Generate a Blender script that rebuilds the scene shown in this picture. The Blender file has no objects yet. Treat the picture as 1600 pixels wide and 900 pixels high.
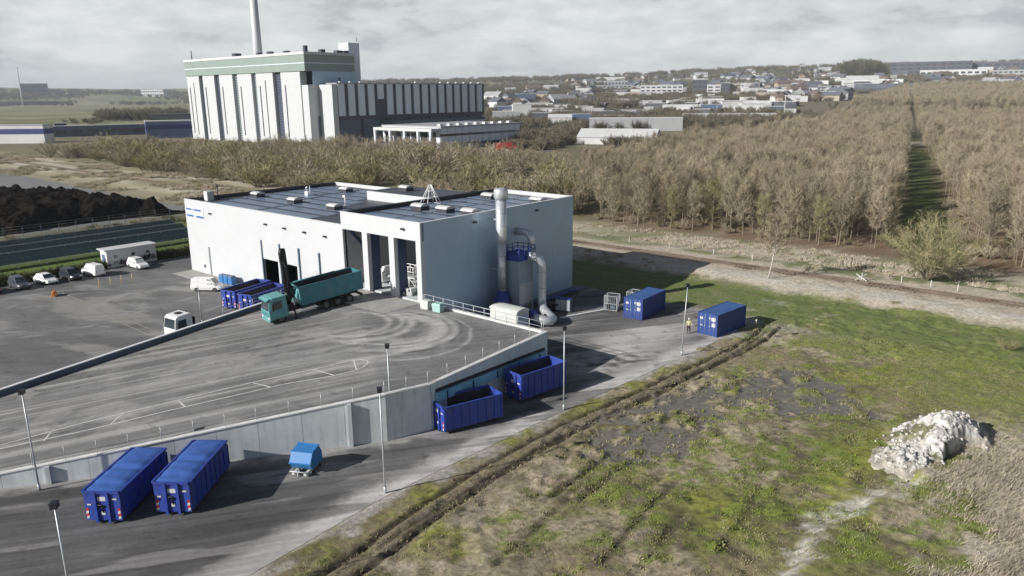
import bpy, bmesh, math, random
import numpy as np
from mathutils import Matrix, Vector

scene = bpy.context.scene
COL = scene.collection
rad = math.radians
# World frame: origin at the near corner of the white hall, X along its open front
# (to the right in the picture), Y into its depth, Z up, metres.

# ------------------------------------------------------------------ camera
CAM = Vector((62.2, -56.6, 27.0))
F = 1180.0 / 1600.0
HEAD = math.atan2(.652, .758); PITCH = math.atan(303 / 1180.0); ROLL = rad(0.54)
fwd = Vector((-math.sin(HEAD) * math.cos(PITCH), math.cos(HEAD) * math.cos(PITCH), -math.sin(PITCH)))
r0 = Vector((math.cos(HEAD), math.sin(HEAD), 0)); u0 = r0.cross(fwd)
rgt = r0 * math.cos(ROLL) - u0 * math.sin(ROLL); upv = u0 * math.cos(ROLL) + r0 * math.sin(ROLL)
cd = bpy.data.cameras.new('camera'); cam = bpy.data.objects.new('camera', cd); COL.objects.link(cam)
cd.sensor_width = 36; cd.lens = F * 36; cd.clip_start = .5; cd.clip_end = 30000
cam.matrix_world = Matrix(((rgt.x, upv.x, -fwd.x, CAM.x), (rgt.y, upv.y, -fwd.y, CAM.y), (rgt.z, upv.z, -fwd.z, CAM.z), (0, 0, 0, 1)))
scene.camera = cam

# ------------------------------------------------------------------ sun and sky
SUN_EL = rad(25.5); TO_SUN = Vector((-.379, -.925, 0)).normalized() * math.cos(SUN_EL) + Vector((0, 0, math.sin(SUN_EL)))
sd = bpy.data.lights.new('sun', 'SUN'); sd.energy = 5.0; sd.angle = rad(.5); sd.color = (1, .965, .92)
sun = bpy.data.objects.new('sun', sd); COL.objects.link(sun)
sun.rotation_euler = TO_SUN.to_track_quat('Z', 'Y').to_euler(); sun.location = (0, 0, 200)
W = bpy.data.worlds.new("World"); scene.world = W; W.use_nodes = True
nt = W.node_tree; nt.nodes.clear()
def N(t, tp, **kw):
    n = t.nodes.new(tp)
    for k, v in kw.items(): setattr(n, k, v)
    return n
def L(t, a, b): t.links.new(a, b)
def mth(t, op, a, b=None, c=None, clamp=False):
    n = N(t, 'ShaderNodeMath', operation=op, use_clamp=clamp)
    for i, v in enumerate((a, b, c)):
        if v is None: continue
        if isinstance(v, (int, float)): n.inputs[i].default_value = v
        else: L(t, v, n.inputs[i])
    return n.outputs[0]
def ramp(t, fac, stops, interp='LINEAR'):
    n = N(t, 'ShaderNodeValToRGB'); n.color_ramp.interpolation = interp
    e = n.color_ramp.elements
    while len(e) < len(stops): e.new(.5)
    for i, (p, c) in enumerate(stops): e[i].position = p; e[i].color = (*c, 1) if len(c) == 3 else c
    L(t, fac, n.inputs[0]); return n.outputs[0]
sky = N(nt, 'ShaderNodeTexSky', sky_type='NISHITA', sun_disc=False)
sky.sun_elevation = SUN_EL; sky.sun_rotation = math.atan2(TO_SUN.x, TO_SUN.y); sky.dust_density = 1.0; sky.air_density = .6; sky.altitude = 30
bgs = N(nt, 'ShaderNodeBackground'); bgs.inputs[1].default_value = .05; L(nt, sky.outputs[0], bgs.inputs[0])
tc = N(nt, 'ShaderNodeTexCoord'); sx = N(nt, 'ShaderNodeSeparateXYZ'); L(nt, tc.outputs['Generated'], sx.inputs[0])
zc = mth(nt, 'MAXIMUM', sx.outputs[2], 0.0)
cx = N(nt, 'ShaderNodeMapping'); cx.inputs['Scale'].default_value = (1, 1, 3.3); L(nt, tc.outputs['Generated'], cx.inputs[0])
n1 = N(nt, 'ShaderNodeTexNoise'); n1.inputs['Scale'].default_value = 10.5; n1.inputs['Detail'].default_value = 7; n1.inputs['Roughness'].default_value = .58; L(nt, cx.outputs[0], n1.inputs['Vector'])
n2 = N(nt, 'ShaderNodeTexNoise'); n2.inputs['Scale'].default_value = 3.2; n2.inputs['Detail'].default_value = 4; L(nt, cx.outputs[0], n2.inputs['Vector'])
cm = mth(nt, 'ADD', mth(nt, 'MULTIPLY', n1.outputs[0], .6), mth(nt, 'MULTIPLY', n2.outputs[0], .4))
ccol = ramp(nt, cm, [(.35, (.40, .435, .44)), (.43, (.50, .535, .54)), (.465, (.61, .645, .64)), (.52, (.68, .71, .70)), (.60, (.80, .82, .81))])
bgc = N(nt, 'ShaderNodeBackground'); L(nt, ccol, bgc.inputs[0]); bgc.inputs[1].default_value = .91
fac = N(nt, 'ShaderNodeMapRange'); fac.interpolation_type = 'SMOOTHSTEP'
for k, v in (('From Min', .10), ('From Max', .22), ('To Min', .97), ('To Max', .04)): fac.inputs[k].default_value = v
L(nt, zc, fac.inputs['Value'])
mx = N(nt, 'ShaderNodeMixShader'); L(nt, fac.outputs[0], mx.inputs[0]); L(nt, bgs.outputs[0], mx.inputs[1]); L(nt, bgc.outputs[0], mx.inputs[2])
L(nt, mx.outputs[0], N(nt, 'ShaderNodeOutputWorld').inputs[0])
vs = scene.view_settings
vs.view_transform = 'Standard'; vs.look = 'None'; vs.exposure = 0.25; vs.gamma = 1; vs.use_curve_mapping = False
scene.cycles.max_bounces = 5; scene.cycles.diffuse_bounces = 2; scene.cycles.glossy_bounces = 2; scene.cycles.transmission_bounces = 2; scene.cycles.volume_bounces = 0
scene.cycles.use_denoising = True

# ------------------------------------------------------------------ noise (numpy)
def vnoise(x, y, seed=0):
    xi = np.floor(x).astype(np.int64); yi = np.floor(y).astype(np.int64); fx = x - xi; fy = y - yi
    fx = fx * fx * (3 - 2 * fx); fy = fy * fy * (3 - 2 * fy)
    def h(a, b):
        n = (a * 374761393 + b * 668265263 + seed * 974634777) & 0xffffffff
        n = ((n ^ (n >> 13)) * 1274126177) & 0xffffffff
        n = n ^ (n >> 16); return (n & 0xffff) / 65535.0
    return (h(xi, yi) * (1 - fx) + h(xi + 1, yi) * fx) * (1 - fy) + (h(xi, yi + 1) * (1 - fx) + h(xi + 1, yi + 1) * fx) * fy
def fbm(x, y, s, seed=0, oc=5, g=.5):
    x = np.asarray(x, float) * s; y = np.asarray(y, float) * s; t = 0; a = 1; w = 0
    for o in range(oc):
        t = t + a * vnoise(x, y, seed + o * 17); w += a; a *= g; x = x * 2.03 + 13.7; y = y * 2.03 + 7.1
    return t / w
def sst(v, a, b): t = np.clip((v - a) / (b - a), 0, 1); return t * t * (3 - 2 * t)
def mixc(c, d, m): return c * (1 - m[..., None]) + np.asarray(d, float) * m[..., None]
def seg_dist(x, y, pts):
    best = np.full(np.shape(x), 1e9); along = np.zeros(np.shape(x)); acc = 0
    for (ax, ay), (bx, by) in zip(pts[:-1], pts[1:]):
        dx, dy = bx - ax, by - ay; l2 = dx * dx + dy * dy; l = math.sqrt(l2)
        t = np.clip(((x - ax) * dx + (y - ay) * dy) / l2, 0, 1)
        d = np.hypot(x - ax - t * dx, y - ay - t * dy); m = d < best
        best = np.where(m, d, best); along = np.where(m, acc + t * l, along); acc += l
    return best, along

# ------------------------------------------------------------------ materials
def pmat(name, col, rough=.6, metal=0., var=.12, scale=2., bump=0., bscale=30., streak=0., dirt=None, dirtamt=.3, coord='Object', spec=.4, wear=None):
    m = bpy.data.materials.new(name); m.use_nodes = True; t = m.node_tree; b = t.nodes['Principled BSDF']
    tc = N(t, 'ShaderNodeTexCoord'); v = tc.outputs[coord]
    n = N(t, 'ShaderNodeTexNoise'); n.inputs['Scale'].default_value = scale; n.inputs['Detail'].default_value = 6; n.inputs['Roughness'].default_value = .6; L(t, v, n.inputs['Vector'])
    lo = [max(0, c * (1 - var)) for c in col]; hi = [c * (1 + var) for c in col]
    c = ramp(t, n.outputs[0], [(.3, lo), (.7, hi)])
    if streak or dirt is not None:
        mp = N(t, 'ShaderNodeMapping'); mp.inputs['Scale'].default_value = (1.3, 1.3, .12); L(t, v, mp.inputs[0])
        n3 = N(t, 'ShaderNodeTexNoise'); n3.inputs['Scale'].default_value = 2.2; n3.inputs['Detail'].default_value = 5; L(t, mp.outputs[0], n3.inputs['Vector'])
        mxn = N(t, 'ShaderNodeMix', data_type='RGBA'); L(t, c, mxn.inputs['A'])
        d = dirt if dirt is not None else [x * .55 for x in col]
        mxn.inputs['B'].default_value = (*d, 1)
        L(t, mth(t, 'MULTIPLY', ramp(t, n3.outputs[0], [(.45, (0, 0, 0)), (.75, (1, 1, 1))]), streak or dirtamt), mxn.inputs['Factor']); c = mxn.outputs['Result']
    if wear:
        n5 = N(t, 'ShaderNodeTexNoise'); n5.inputs['Scale'].default_value = 3.2; n5.inputs['Detail'].default_value = 9; n5.inputs['Roughness'].default_value = .72; L(t, v, n5.inputs['Vector'])
        mw = N(t, 'ShaderNodeMix', data_type='RGBA'); L(t, c, mw.inputs['A']); mw.inputs['B'].default_value = (.17, .115, .085, 1)
        L(t, mth(t, 'MULTIPLY', ramp(t, n5.outputs[0], [(.58, (0, 0, 0)), (.68, (1, 1, 1))]), wear), mw.inputs['Factor']); c = mw.outputs['Result']
    L(t, c, b.inputs['Base Color'])
    b.inputs['Metallic'].default_value = metal; b.inputs['Specular IOR Level'].default_value = spec
    r = mth(t, 'ADD', mth(t, 'MULTIPLY', n.outputs[0], .2), rough - .1, clamp=True); L(t, r, b.inputs['Roughness'])
    if bump:
        n4 = N(t, 'ShaderNodeTexNoise'); n4.inputs['Scale'].default_value = bscale; n4.inputs['Detail'].default_value = 4; L(t, v, n4.inputs['Vector'])
        bp = N(t, 'ShaderNodeBump'); bp.inputs['Strength'].default_value = bump; bp.inputs['Distance'].default_value = .05; L(t, n4.outputs[0], bp.inputs['Height']); L(t, bp.outputs[0], b.inputs['Normal'])
    return m
def vcmat(name, rough=.9, fine=6., amt=.35, bump=.3, wet=False, bdist=.12):
    m = bpy.data.materials.new(name); m.use_nodes = True; t = m.node_tree; b = t.nodes['Principled BSDF']
    a = N(t, 'ShaderNodeAttribute', attribute_name='tint'); tc = N(t, 'ShaderNodeTexCoord')
    n = N(t, 'ShaderNodeTexNoise'); n.inputs['Scale'].default_value = fine; n.inputs['Detail'].default_value = 8; n.inputs['Roughness'].default_value = .68; L(t, tc.outputs['Object'], n.inputs['Vector'])
    k = mth(t, 'ADD', mth(t, 'MULTIPLY', mth(t, 'SUBTRACT', n.outputs[0], .5), 2 * amt * 2), 1.0)
    vm = N(t, 'ShaderNodeVectorMath', operation='SCALE'); L(t, a.outputs['Color'], vm.inputs[0]); L(t, k, vm.inputs['Scale'])
    L(t, vm.outputs[0], b.inputs['Base Color']); b.inputs['Specular IOR Level'].default_value = .3
    if wet: L(t, mth(t, 'SUBTRACT', rough, mth(t, 'MULTIPLY', a.outputs['Alpha'], rough - .3)), b.inputs['Roughness'])
    else: b.inputs['Roughness'].default_value = rough
    bp = N(t, 'ShaderNodeBump'); bp.inputs['Strength'].default_value = bump; bp.inputs['Distance'].default_value = bdist
    if wet:
        L(t, mth(t, 'MULTIPLY', n.outputs[0], mth(t, 'SUBTRACT', 1.0, a.outputs['Alpha'])), bp.inputs['Height'])
    else: L(t, n.outputs[0], bp.inputs['Height'])
    L(t, bp.outputs[0], b.inputs['Normal']); return m
M = {}
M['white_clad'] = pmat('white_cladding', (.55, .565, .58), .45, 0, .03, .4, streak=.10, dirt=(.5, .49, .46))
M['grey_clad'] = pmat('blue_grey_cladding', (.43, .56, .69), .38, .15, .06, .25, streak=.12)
M['roof'] = pmat('roof_membrane', (.085, .088, .105), .5, 0, .25, .35)
M['pv'] = pmat('solar_film', (.16, .22, .31), .3, .0, .2, .3, spec=.8)
M['parapet_dark'] = pmat('dark_upstand', (.045, .045, .055), .6, 0, .2)
M['trim'] = pmat('pale_trim', (.72, .73, .74), .5, 0, .05)
M['concrete'] = pmat('wall_concrete', (.58, .62, .635), .85, 0, .10, .8, bump=.15, bscale=14, streak=.35, dirt=(.25, .26, .26))
M['coping'] = pmat('coping_concrete', (.66, .66, .64), .8, 0, .08, 2)
M['inside'] = pmat('inside_wall', (.42, .43, .44), .8, 0, .1, .6)
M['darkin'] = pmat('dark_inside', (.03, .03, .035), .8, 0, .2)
M['floor_conc'] = pmat('concrete_slab', (.36, .35, .33), .85, 0, .16, .7, bump=.1, streak=.2)
M['steel_blue'] = pmat('blue_steel', (.035, .06, .14), .45, 0, .12)
M['galv'] = pmat('galvanised', (.50, .53, .55), .42, .35, .12, 3)
M['silver'] = pmat('silver_duct', (.66, .69, .71), .33, .55, .08, 2)
M['blue'] = pmat('royal_blue_paint', (.026, .06, .33), .5, 0, .18, 1.3, streak=.5, dirt=(.075, .075, .13), spec=.4, wear=.6)
M['bluetarp'] = pmat('blue_tarpaulin', (.05, .125, .40), .6, 0, .16, 1.5, bump=.5, bscale=1.5)
M['contblue'] = pmat('container_blue', (.024, .06, .23), .5, 0, .12, 1.2, streak=.2, dirt=(.06, .07, .13), wear=.45)
M['skyblue'] = pmat('light_blue_paint', (.04, .20, .48), .45, 0, .12, 2, streak=.2)
M['teal'] = pmat('teal_paint', (.045, .195, .235), .45, 0, .15, 1.4, streak=.45, dirt=(.13, .19, .19), wear=.4)
M['tealcab'] = pmat('teal_cab_paint', (.13, .34, .345), .35, 0, .08, 2)
M['dark_steel'] = pmat('dark_steel_inside', (.06, .055, .055), .8, 0, .35, 1.2)
M['black'] = pmat('black_metal', (.018, .018, .02), .5, 0, .3, 3)
M['rubber'] = pmat('tyre_rubber', (.02, .02, .02), .85, 0, .2, 6)
M['rim'] = pmat('wheel_rim', (.13, .13, .13), .5, .4, .2, 6)
M['glass'] = pmat('vehicle_glass', (.03, .045, .055), .08, 0, .1, 1, spec=.9)
M['winglass'] = pmat('window_glass', (.05, .06, .075), .12, 0, .2, 1, spec=.8)
M['white_paint'] = pmat('white_car_paint', (.82, .82, .81), .3, 0, .03, 1, spec=.6)
M['dark_paint'] = pmat('dark_car_paint', (.03, .035, .045), .25, 0, .1, 1, spec=.7)
M['grey_paint'] = pmat('grey_car_paint', (.09, .10, .115), .25, .2, .1, 1, spec=.7)
M['red_paint'] = pmat('red_paint', (.45, .03, .03), .4, 0, .1)
M['orange'] = pmat('orange_paint', (.7, .25, .05), .5, 0, .1)
M['yellow'] = pmat('yellow_paint', (.65, .50, .10), .6, 0, .2, 3)
M['marking'] = pmat('white_marking', (.58, .58, .565), .75, 0, .25, 2.2)
M['faintmark'] = pmat('worn_yellow_marking', (.30, .285, .22), .8, 0, .25, 2.2)
M['green_band'] = pmat('grey_green_cladding', (.25, .315, .28), .5, 0, .05, .2)
M['green_side'] = pmat('grey_green_cladding_side', (.27, .34, .29), .5, 0, .05, .2)
M['louvre'] = pmat('dark_louvre', (.055, .06, .085), .5, 0, .2, .6)
M['fin'] = pmat('pale_fin', (.68, .74, .80), .45, 0, .05, .2)
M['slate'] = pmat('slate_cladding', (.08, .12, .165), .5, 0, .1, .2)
M['cream'] = pmat('cream_paint', (.62, .64, .60), .5, 0, .06, 1)
M['trunk'] = pmat('bark', (.20, .17, .125), .9, 0, .35, 6)
M['birchbark'] = pmat('birch_bark', (.46, .43, .39), .8, 0, .3, 5)
M['twig'] = pmat('bare_twigs', (.27, .222, .15), .9, 0, .3, .5)
M['twig_red'] = pmat('reddish_twigs', (.26, .185, .14), .9, 0, .3, .5)
M['twig_green'] = pmat('budding_twigs', (.225, .215, .085), .9, 0, .35, .5)
M['twig_dark'] = pmat('ivy_leaves', (.07, .08, .03), .9, 0, .4, .6)
M['twig_yellow'] = pmat('yellow_blossom', (.42, .38, .05), .9, 0, .3, .8)
M['willow'] = pmat('willow_twigs', (.33, .30, .165), .9, 0, .3, .6)
M['compost'] = pmat('compost', (.013, .011, .009), .95, 0, .5, 1.5, bump=1.0, bscale=1.2, spec=.03)
M['rubble'] = vcmat('rubble', .9, 2.2, .5, .8)
M['ground'] = vcmat('ground_soil', .92, 2.4, .55, .7, wet=True)
M['chalk'] = pmat('chalk_lump', (.50, .485, .455), .9, 0, .2, 3)
M['asphalt'] = vcmat('asphalt', .82, 3.0, .17, .06, bdist=.02)
t = M['asphalt'].node_tree; b = t.nodes['Principled BSDF']; src_ = b.inputs['Base Color'].links[0].from_socket   # worn wheel lanes and stains
tc = N(t, 'ShaderNodeTexCoord'); mp = N(t, 'ShaderNodeMapping'); mp.inputs['Rotation'].default_value = (0, 0, -math.atan2(.83, .56)); L(t, tc.outputs['Object'], mp.inputs[0])
mp2 = N(t, 'ShaderNodeMapping'); mp2.inputs['Scale'].default_value = (.07, 2.4, 1); L(t, mp.outputs[0], mp2.inputs[0])
ns = N(t, 'ShaderNodeTexNoise'); ns.inputs['Scale'].default_value = 1.0; ns.inputs['Detail'].default_value = 6; ns.inputs['Roughness'].default_value = .6; L(t, mp2.outputs[0], ns.inputs['Vector'])
nb = N(t, 'ShaderNodeTexNoise'); nb.inputs['Scale'].default_value = .55; nb.inputs['Detail'].default_value = 10; nb.inputs['Roughness'].default_value = .7; L(t, tc.outputs['Object'], nb.inputs['Vector'])
kk = mth(t, 'MULTIPLY', mth(t, 'ADD', mth(t, 'MULTIPLY', mth(t, 'SUBTRACT', ns.outputs[0], .5), 1.1), 1.0), mth(t, 'SUBTRACT', 1.0, mth(t, 'MULTIPLY', ramp(t, nb.outputs[0], [(.57, (0, 0, 0)), (.68, (1, 1, 1))]), .45)))
vm = N(t, 'ShaderNodeVectorMath', operation='SCALE'); L(t, src_, vm.inputs[0]); L(t, kk, vm.inputs['Scale']); L(t, vm.outputs[0], b.inputs['Base Color'])
M['rail'] = pmat('rusty_rail', (.13, .095, .07), .6, .3, .3, 2)
M['sleeper'] = pmat('sleeper_timber', (.13, .10, .075), .9, 0, .3, 2)
M['pvpanel'] = pmat('solar_panel', (.016, .032, .036), .45, .0, .25, .4, spec=.25)
M['brick'] = pmat('brown_roof_tiles', (.17, .128, .108), .8, 0, .2, .3)
M['slate_roof'] = pmat('far_slate_roof', (.13, .14, .165), .6, 0, .2, .1)
M['far_white'] = pmat('far_white_wall', (.58, .585, .58), .7, 0, .08, .1)
M['far_grey'] = pmat('far_grey_wall', (.36, .37, .38), .7, 0, .1, .1)
M['far_dark'] = pmat('far_dark_wall', (.09, .095, .11), .7, 0, .15, .1)
M['far_tan'] = pmat('far_tan_wall', (.40, .34, .27), .8, 0, .1, .1)
M['far_blue'] = pmat('far_blue_wall', (.09, .145, .25), .5, 0, .15, .1)
M['skin'] = pmat('skin', (.45, .28, .2), .6)
M['hivis'] = pmat('hivis_cloth', (.42, .46, .20), .8, 0, .1, 4)
M['trouser'] = pmat('dark_cloth', (.03, .035, .05), .9)
M['hair'] = pmat('dark_hair', (.03, .02, .015), .8)
M['navy'] = pmat('navy_stripe', (.03, .045, .16), .5)
M['lampblack'] = pmat('lamp_head', (.025, .025, .03), .4)
M['grass_dry'] = pmat('dry_grass', (.46, .405, .32), .9, 0, .3, .6)
M['grass_green'] = pmat('green_grass', (.20, .235, .05), .9, 0, .4, .6)
M['grass_olive'] = pmat('olive_grass', (.31, .275, .16), .9, 0, .35, .6)

# ------------------------------------------------------------------ mesh builder and object helpers
class MB:
    def __init__(s): s.v = []; s.f = []; s.m = []; s.sm = []
    def add(s, vs, fs, m=0, smooth=False):
        o = len(s.v); s.v += [tuple(p) for p in vs]
        for f in fs: s.f.append(tuple(o + i for i in f)); s.m.append(m); s.sm.append(smooth)
    def box(s, x0, x1, y0, y1, z0, z1, m=0):
        s.add([(x0, y0, z0), (x1, y0, z0), (x1, y1, z0), (x0, y1, z0), (x0, y0, z1), (x1, y0, z1), (x1, y1, z1), (x0, y1, z1)],
              [(0, 3, 2, 1), (4, 5, 6, 7), (0, 1, 5, 4), (1, 2, 6, 5), (2, 3, 7, 6), (3, 0, 4, 7)], m); return s
    def beam(s, p, q, w, h=None, m=0):
        p = Vector(p); q = Vector(q); d = (q - p).normalized(); h = h or w
        a = d.cross(Vector((0, 0, 1))) if abs(d.z) < .95 else d.cross(Vector((1, 0, 0)))
        a.normalize(); b = a.cross(d).normalized(); a = a * w / 2; b = b * h / 2
        s.add([p - a - b, p + a - b, p + a + b, p - a + b, q - a - b, q + a - b, q + a + b, q - a + b],
              [(3, 2, 1, 0), (4, 5, 6, 7), (0, 1, 5, 4), (1, 2, 6, 5), (2, 3, 7, 6), (3, 0, 4, 7)], m); return s
    def rings(s, rs, m=0, smooth=False, caps=True):
        n = len(rs[0]); o = len(s.v)
        for r in rs: s.v += [tuple(p) for p in r]
        for i in range(len(rs) - 1):
            for j in range(n):
                k = (j + 1) % n
                s.f.append((o + i * n + j, o + i * n + k, o + (i + 1) * n + k, o + (i + 1) * n + j)); s.m.append(m); s.sm.append(smooth)
        if caps:
            s.f.append(tuple(o + j for j in reversed(range(n)))); s.m.append(m); s.sm.append(False)
            s.f.append(tuple(o + (len(rs) - 1) * n + j for j in range(n))); s.m.append(m); s.sm.append(False)
        return s
    def tube(s, pts, r, n=8, m=0, smooth=True, caps=True):
        pts = [Vector(p) for p in pts]; rr = r if isinstance(r, (list, tuple)) else [r] * len(pts); rs = []; pa = None
        for i, p in enumerate(pts):
            d = (pts[min(i + 1, len(pts) - 1)] - pts[max(i - 1, 0)]).normalized()
            if pa is None: a = d.cross(Vector((0, 0, 1))) if abs(d.z) < .9 else d.cross(Vector((1, 0, 0)))
            else: a = pa - d * pa.dot(d)
            a.normalize(); pa = a; b = d.cross(a)
            rs.append([p + (a * math.cos(t) + b * math.sin(t)) * rr[i] for t in [2 * math.pi * k / n for k in range(n)]])
        return s.rings(rs, m, smooth, caps)
    def prism(s, poly, z0, z1, m=0):
        n = len(poly); s.add([(x, y, z0) for x, y in poly] + [(x, y, z1) for x, y in poly],
              [tuple(reversed(range(n))), tuple(range(n, 2 * n))] + [(i, (i + 1) % n, n + (i + 1) % n, n + i) for i in range(n)], m); return s
    def prof(s, poly, y0, y1, m=0):      # polygon in xz extruded along y
        n = len(poly); s.add([(x, y0, z) for x, z in poly] + [(x, y1, z) for x, z in poly],
              [tuple(range(n)), tuple(reversed(range(n, 2 * n)))] + [(i, n + i, n + (i + 1) % n, (i + 1) % n) for i in range(n)], m); return s
    def quad(s, a, b, c, d, m=0): s.add([a, b, c, d], [(0, 1, 2, 3)], m); return s
    def mesh(s, name, mats):
        me = bpy.data.meshes.new(name); me.from_pydata(s.v, [], s.f)
        for x in (mats if isinstance(mats, (list, tuple)) else [mats]): me.materials.append(M[x] if isinstance(x, str) else x)
        me.polygons.foreach_set('material_index', s.m); me.polygons.foreach_set('use_smooth', s.sm); me.update(); return me
    def build(s, name, mats, parent=None, loc=None, rz=0, bevel=0, **kw):
        o = link(name, s.mesh(name, mats), parent, loc, rz, **kw)
        if bevel:
            b = o.modifiers.new('bevel', 'BEVEL'); b.width = bevel; b.segments = 1; b.limit_method = 'ANGLE'
        return o
def link(name, data, parent=None, loc=None, rz=0, **kw):
    o = bpy.data.objects.new(name, data); COL.objects.link(o)
    if parent is not None: o.parent = parent
    if loc is not None: o.location = loc
    if rz: o.rotation_euler = (0, 0, rz)
    for k, v in kw.items():
        if v is not None: o[k] = v
    return o
def thing(name, label, cat, loc=(0, 0, 0), rz=0, group=None):
    return link(name, None, None, loc, rz, label=label, category=cat, group=group)
def copy_tree(o, loc=None, rz=None, label=None, parent=None):
    c = o.copy(); COL.objects.link(c)
    if parent is not None: c.parent = parent
    if loc is not None: c.location = loc
    if rz is not None: c.rotation_euler = (0, 0, rz)
    if label: c['label'] = label
    for ch in o.children: copy_tree(ch, parent=c)
    return c
def np_mesh(name, V, Fq, mat, tint=None, smooth=True):
    me = bpy.data.meshes.new(name); V = np.asarray(V, np.float32); Fq = np.asarray(Fq, np.int32)
    me.vertices.add(len(V)); me.vertices.foreach_set('co', V.ravel())
    k = Fq.shape[1]; me.loops.add(Fq.size); me.loops.foreach_set('vertex_index', Fq.ravel())
    me.polygons.add(len(Fq)); me.polygons.foreach_set('loop_start', np.arange(0, Fq.size, k, dtype=np.int32))
    me.polygons.foreach_set('use_smooth', np.full(len(Fq), smooth)); me.update(calc_edges=True); me.validate()
    me.materials.append(M[mat])
    if tint is not None:
        a = me.color_attributes.new('tint', 'FLOAT_COLOR', 'POINT'); t = np.ones((len(V), 4), np.float32)
        t[:, :3] = tint[:, :3]; t[:, 3] = tint[:, 3] if tint.shape[1] > 3 else 1
        a.data.foreach_set('color', t.ravel())
    return me
def grid_faces(ny, nx):
    i = (np.arange(ny - 1)[:, None] * nx + np.arange(nx - 1)[None, :]).ravel()
    return np.stack([i, i + 1, i + nx + 1, i + nx], 1)
RAMP = lambda x, y: np.clip(3.8 - .105 * np.maximum(0, (18 - x) * .56 + (-20.9 - y) * .83), 0, 3.8)
# ================================================================== terrain and ground
SKYL = np.array([(-900, 141), (0, 139), (280, 140), (560, 130), (700, 127), (860, 123), (940, 119), (1000, 120), (1060, 116), (1120, 113), (1180, 109), (1260, 108), (1340, 107), (1400, 107), (1500, 106), (1600, 105), (2600, 108)], float)
def terr(x, y):
    x = np.asarray(x, float); y = np.asarray(y, float)
    dx = x - CAM.x; dy = y - CAM.y; f = -math.sin(HEAD) * dx + math.cos(HEAD) * dy; l = math.cos(HEAD) * dx + math.sin(HEAD) * dy
    r = np.hypot(dx, dy); ff = np.maximum(f, .25 * r + 1e-6)
    px = np.clip(800 + 1218 * l / ff, -900, 2600); ys = np.interp(px, SKYL[:, 0], SKYL[:, 1]); yh = 147 - .0094 * (px - 800)
    w = sst(px, 250, 760); R = 5000 - 1900 * w; r0 = 3400 - 2800 * w
    zr = CAM.z + R * (yh - ys) * .938 / 1180
    t = np.clip((r - r0) / (R - r0), 0, 1); z = zr * t ** 1.35 * (1 - .35 * sst(r, R, R * 2.2))
    z = z * sst(f, -500, 700)
    return z + (fbm(x, y, 1 / 260., 5, 3) - .5) * 10 * sst(r, 700, 1500)
RUTS = [[(28.0, -45), (28.6, -34.9), (27.4, -25), (26.8, -19.3), (27.0, -9), (28.1, 1.3), (28.9, 10), (29.5, 19.1), (29.6, 24), (28.9, 28)],
        [(30.0, -45), (30.4, -34.9), (29.2, -25), (28.6, -19.3), (28.8, -9), (29.8, 1.3), (30.4, 10), (31.0, 19.1), (31.1, 24.5), (30.6, 29)],
        [(29.0, -30), (28.2, -19), (28.4, -9), (29.4, 1.3), (30.3, 12), (30.4, 21), (30.0, 26)],
        [(33.5, -19), (33.0, -6), (33.6, 3), (34.6, 9)], [(35.2, -18), (34.8, -6), (35.2, 3)],
        [(36, -30), (34.5, -18)], [(40.5, -24), (39.0, -12)], [(43, -25), (41.4, -15)], [(45.5, -18), (44, -8)]]
MOUND = (52.2, 5.6)
def field_detail(x, y):
    """relief of the near field: ruts, tussocks, the puddle hollow"""
    z = (fbm(x, y, .35, 3, 5) - .5) * .36 + (fbm(x, y, 1.5, 9, 4) - .5) * .42 * (.35 + sst(fbm(x, y, .3, 10, 3), .4, .6))
    px_ = np.interp(y, [-40, -24, -18, -12, -7, -1.5, 6], [48.2, 48.6, 49.6, 48.8, 50.2, 52, 52.5]); z = z + .62 * sst(x - px_ + (fbm(x, y, .5, 121, 3) - .5) * 2.2, -.5, .9) * (1 - sst(y, -1, 7))
    for i, p in enumerate(RUTS):
        d, a = seg_dist(x, y, p); wob = (fbm(a, a * 0 + i, .7, 40 + i, 3) - .5) * .5; d = d + wob * 0
        dep = (.30, .30, .10, .22, .18, .12, .16, .14, .14)[i]
        z = z - dep * np.exp(-(d / .22) ** 2) + dep * .16 * np.exp(-((d - .55) / .2) ** 2) * (.3 + 1.2 * fbm(x, y, 2.6, 51, 3))
    return z
def puddle_m(x, y):
    n = (fbm(x, y, .22, 21, 5) - .5) + (fbm(x, y, .95, 22, 4) - .5) * .55
    d, a = seg_dist(x, y, [(39.5, 13), (36.2, 6.5), (34.3, 1), (33.6, -5), (32.9, -9.5)])
    d2, _ = seg_dist(x, y, [(36, 6), (40, 6), (45, 9)])
    isl = 1 - sst(fbm(x, y, .75, 23, 5), .57, .61)
    return np.maximum(sst(3.1 - d + n * 8.5, -.2, .4), sst(1.5 - d2 + n * 7, -.1, .4)) * isl
def axis(lo, hi, step, far_lo, far_hi):
    a = list(np.arange(lo, hi + 1e-6, step))
    def grow(start, end, sgn):
        out = []; s = step; p = start
        while (end - p) * sgn > 0:
            dist = abs(p - start)
            s = min(s * 1.09, 13) if dist < 900 else s * 1.10
            p += s * sgn; out.append(p)
        return out
    return np.array(sorted(grow(a[0], far_lo, -1)) + a + grow(a[-1], far_hi, 1))
GX = axis(24.0, 33.6, .16, -14000, 9000); GX = np.unique(np.concatenate([GX[GX <= 33.61], axis(33.9, 72, .31, 33.8, 9000)])); GY = axis(-42, 50, .33, -3000, 14000)
X, Y = np.meshgrid(GX, GY); X = X.ravel(); Y = Y.ravel()
Z = terr(X, Y)
rr = np.hypot(X - CAM.x, Y - CAM.y)
near = sst(X, 25.6, 28.2) * sst(-Y, -47, -42); edge = np.maximum(near, 0)
fd = field_detail(X, Y); pm = puddle_m(X, Y) * near
Z = Z + fd * near * (1 - .97 * pm) - .14 * pm
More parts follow.
